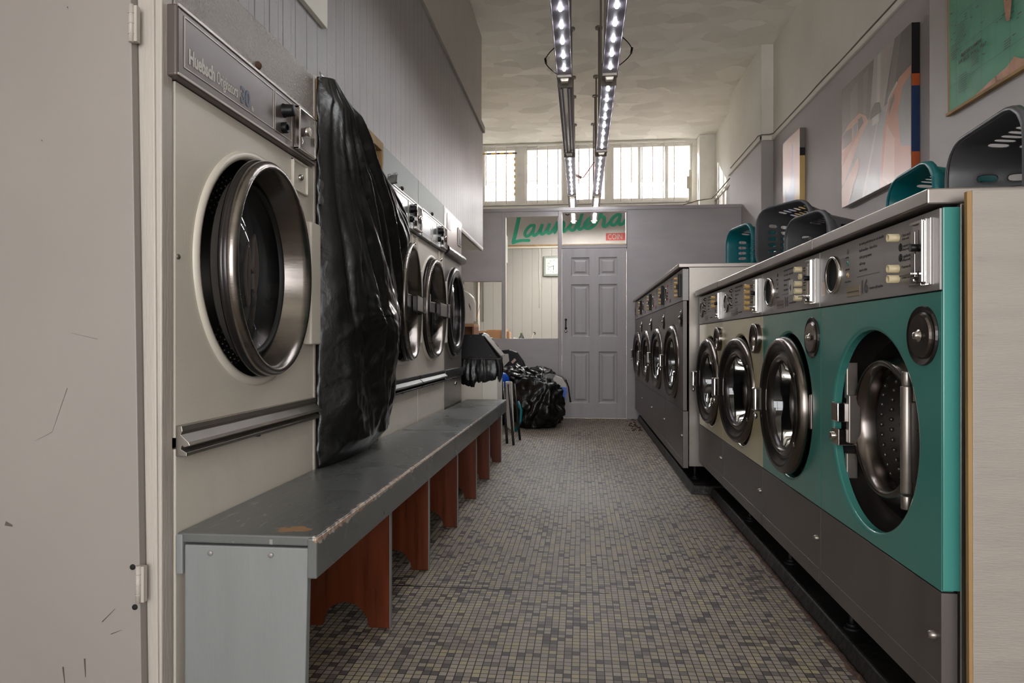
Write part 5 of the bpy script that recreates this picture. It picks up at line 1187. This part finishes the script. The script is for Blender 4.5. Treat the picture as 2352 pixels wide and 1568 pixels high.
# liner
def liner():
    N, V = 140, 26; vs = []
    for j in range(V+1):
        f = j/V; z = .785-.24*f
        for i in range(N):
            a = 2*PI*i/N; c, s_ = math.cos(a), math.sin(a); q = 1/max(abs(c), abs(s_))**.75
            r = (.195+.018*math.sin(PI*min(1, f*1.1))+.022*abs(noise.noise(Vector((c*5, s_*5, f*.6))))*math.sin(PI*min(1,f*1.05))+.004*noise.noise(Vector((c*20, s_*20, f*3))))*q
            if f > .9: r *= 1-.05*(f-.9)*10
            vs.append((-.008+r*c*.93, r*s_*.86, z-(.02*noise.noise(Vector((c*1.2, s_*1.2, 7))) if f > .3 else 0)*f-.03*f*(1 if c < 0 else 0)))
    m = MB(); m.add(vs, [(j*N+i, j*N+(i+1) % N, (j+1)*N+(i+1) % N, (j+1)*N+i) for j in range(V) for i in range(N)], 0, True); m.build('bin_liner', 'bag', bn, solid=.0015)
liner()
m_ = MB(); m_.prism([(-.21, .765), (.185, .765), (.050, .955), (-.155, .955), (-.21, .85)][::-1], -.17, .17); m_.build('bin_hood', 'black', bn, bevel=.004)
m_ = MB(); m_.hexa([(.06, -.15, .945), (.196, -.15, .782), (.196, .15, .782), (.06, .15, .945), (.066, -.15, .950), (.202, -.15, .787), (.202, .15, .787), (.066, .15, .950)]); m_.box(-.21, .205, -.178, -.17, .758, .768); m_.build('hood_flap', 'blacksteel', bn, bevel=.002)
m_ = MB()
for x, z in ((-.16, .84), (-.06, .845), (-.04, .94), (.12, .79), (-.12, .78)): m_.disc(.004, (x, -.17, z))
m_.build('hood_rivet', 'ringsteel', bn)
# small open shelf unit with detergent
sh = thing('shelf_unit', (-1.11, 6.35, 0), 0, 'small brown open shelf unit behind the farthest dryer', 'shelf')
m_ = MB(); m_.box(-.3, .13, -.15, .15, 1.035, 1.06); m_.build('shelf_top', 'card', sh, bevel=.002)
m_ = MB(); m_.box(-.3, .13, -.14, .15, .0, .012); m_.box(.115, .13, -.15, .15, 0, 1.035); m_.box(-.3, -.285, -.15, .15, 0, 1.035); m_.box(-.285, .115, .13, .145, 0, 1.035); m_.box(-.285, .115, -.15, .13, .70, .72); m_.build('shelf_carcass', 'oakwood', sh)
dt = thing('detergent_bottle', (-1.10, 6.32, 1.06), 0, 'large milky detergent bottle with a yellow and blue label on the shelf unit', 'bottle')
m_ = MB(); P = [(-.13, 0), (.10, 0), (.115, .03), (.115, .20), (.10, .25), (.06, .29), (.01, .32), (-.02, .34), (-.02, .365), (-.06, .37), (-.10, .36), (-.13, .33)]
m_.prism(P, -.05, .05); m_.build('bottle_body', 'bottle', dt, bevel=.018, segs=4)
m_ = MB(); m_.prism([(.06, .18), (.075, .17), (.083, .12), (.075, .14), (.062, .20)], -.052, -.050); m_.build('grip_hole', 'cv_dark', dt)
m_ = MB(); m_.prism([(-.13, .02), (-.0, .02), (.01, .10), (-.01, .18), (-.06, .26), (-.13, .28)], -.053, -.051, 0); m_.prism([(-.13, .03), (-.035, .03), (-.03, .10), (-.05, .18), (-.13, .2)], -.0545, -.053, 1); m_.build('label', ['cv_blue', 'cv_yellow'], dt)
pl = thing('sprig_jar', (-1.335, 8.45, .90), 0, 'thin leafy sprig in a small jar behind the small hatch', 'plant')
m_ = MB(); m_.lathe([(.0001, 0), (.03, 0), (.032, .12), (.02, .17)], axis='z', n=18); m_.build('jar', 'glass', pl)
m_ = MB(); m_.tube([(0, 0, .05), (.01, 0, .2), (.03, 0, .30), (.055, 0, .38), (.075, 0, .46)], .003, 6); m_.tube([(.02, 0, .26), (-.01, 0, .34)], .002, 5); m_.build('stem', 'oakwood', pl)
m_ = MB()
for k in range(26):
    c = Vector((random.uniform(-.03, .05), random.uniform(-.03, .03), random.uniform(.15, .34))); d = Vector((random.uniform(-1, 1), random.uniform(-1, 1), random.uniform(-.4, 1))).normalized(); e = d.orthogonal().normalized()*.006
    m_.add([c, c+d*.012+e, c+d*.026, c+d*.012-e], [(0, 1, 2, 3)])
m_.build('leaves', 'leaf', pl)

G = 'black bin bags heaped beside the grey door'
bagobj('bin_bag', (-.46, 7.16, 0), (.26, .20, .285), 1.7, 'largest black bin bag on the floor at the front of the heap', knot=(.45, -.55, .75), ridge=.26, flat=.22)
bagobj('bin_bag', (-.82, 7.72, 0), (.24, .17, .22), 5.1, 'black bin bag on the floor behind the folding stand', knot=(.2, -.6, .6), ridge=.22)
bagobj('bin_bag', (-.73, 7.52, .40), (.21, .16, .14), 8.3, 'shiny crumpled black bin bag on top, next to the bin', knot=(-.3, -.7, .4), ridge=.30)
bagobj('bin_bag', (-.50, 7.84, .38), (.19, .13, .14), 3.3, 'rounded black bin bag at the top of the heap against the partition', knot=(.3, -.6, .2), ridge=.20)
bagobj('bin_bag', (-.34, 7.58, .0), (.15, .12, .23), 4.4, 'small black bin bag at the right edge of the heap', knot=(.3, -.3, .9), ridge=.28)
bagobj('bin_bag', (-.86, 7.36, .0), (.10, .15, .22), 6.6, 'narrow black bin bag pressed against the bench end', knot=(0, -.2, 1), ridge=.2)
bagobj('bin_bag', (-1.0, 6.75, .74), (.15, .14, .13), 9.2, 'knotted black bin bag on the ledge behind the bin hood', knot=(.2, -.3, .9), ridge=.28, group=None)
m_ = MB(); m_.box(-1.2, -.86, 6.62, 6.9, 0, .74)
tag(m_.build('side_table', 'oakwood', bevel=.004), 'low brown side table behind the bin', 'table')
bagobj('folded_cloth', (-.335, 7.56, .43), (.15, .12, .07), 2.2, 'folded grey cloth lying on the bin bags', 'cloth', 'greycloth', None, knot=(1, -.3, .1), ridge=.18, flat=.5)
m_ = MB(); m_.lathe([(.0001, -.02), (.04, -.02), (.075, -.005), (.08, .02), (.078, .14), (.0001, .14)], (0, 0, 0), n=36)
o = tag(m_.build('blue_container', 'blue', loc=(-.815, 7.02, .50)), 'round blue container lying behind the bench end', 'container'); o.rotation_euler = (0, 0, R(20))
m_ = MB(); m_.box(0, .12, -.02, .02, 0, .05, 0)
bc = thing('detergent_pack', (-.235, 7.34, .27), 0, 'white and blue soft pack tucked into the right side of the heap', 'packet')
m_ = MB(); P = [(.05, -.02), (.085, .10), (.075, .17), (.03, .24), (-.04, .27), (-.07, .22), (-.02, .16), (.01, .1)]; m_.prism(P, -.03, .03); m_.build('pack_body', 'whitecloth', bc, bevel=.01, segs=3)
m_ = MB(); m_.prism([(.05, -.02), (.083, .09), (.078, .14), (.02, .145), (.012, .1)], -.034, -.031); m_.build('blue_print', 'blue', bc)
m_ = MB(); m_.tube([(.07, 0, .22), (.10, 0, .14), (.11, .0, .06), (.12, 0, -.02)], .008, 7); m_.build('black_strap', 'black', bc)
# dark slanted bag with printed label behind the bin hood
m_ = MB(); vs = []; P = [(-.17, 0), (.14, 0), (.09, .12), (.02, .22), (-.07, .25), (-.17, .24)]
pb = thing('printed_bag', (-.74, 7.72, .56), 0, 'dark printed sack leaning on the partition behind the bin', 'sack')
m_.prism(P, -.04, .04); m_.build('sack_body', 'black', pb, bevel=.02, segs=4)
m_ = MB(); m_.prism([(-.03, .09), (.01, .13), (-.01, .15), (-.05, .11)], -.042, -.0405, 0); m_.prism([(.0, .04), (.045, .075), (.02, .1), (-.02, .06)], -.042, -.0405, 1); m_.prism([(-.14, .05), (-.07, .12), (-.08, .2), (-.15, .2)], -.042, -.0405, 1); m_.build('sack_print', ['cv_pink', 'cv_line'], pb)
# folded stand with black legs beside the bench end
fs_ = thing('folded_stand', (-.60, 6.0, 0), 0, 'folded stand with black legs leaning at the bench end', 'stand')
for (a, b) in (((-.07, .30, .50), (.015, -.10, 0)), ((-.03, .42, .50), (.045, .20, 0)), ((-.13, .35, .52), (-.05, -.02, 0))):
    m_ = MB(); m_.cyl(a, b, .011, 10); m_.build('leg', 'black', fs_)
m_ = MB(); m_.hexa([(-.10, .36, .10), (-.02, .30, .06), (-.02, .34, .06), (-.10, .40, .10), (-.12, .45, .52), (-.05, .42, .52), (-.05, .46, .52), (-.12, .49, .52)]); m_.build('cover', 'whitecloth', fs_, bevel=.01)
m_ = MB(); m_.tube([(-.02, .40, .05), (.03, .42, .15), (.035, .44, .25), (.0, .46, .33)], .014, 8); m_.build('teal_hose', 'tealplastic', fs_)
bpy.context.view_layer.update()
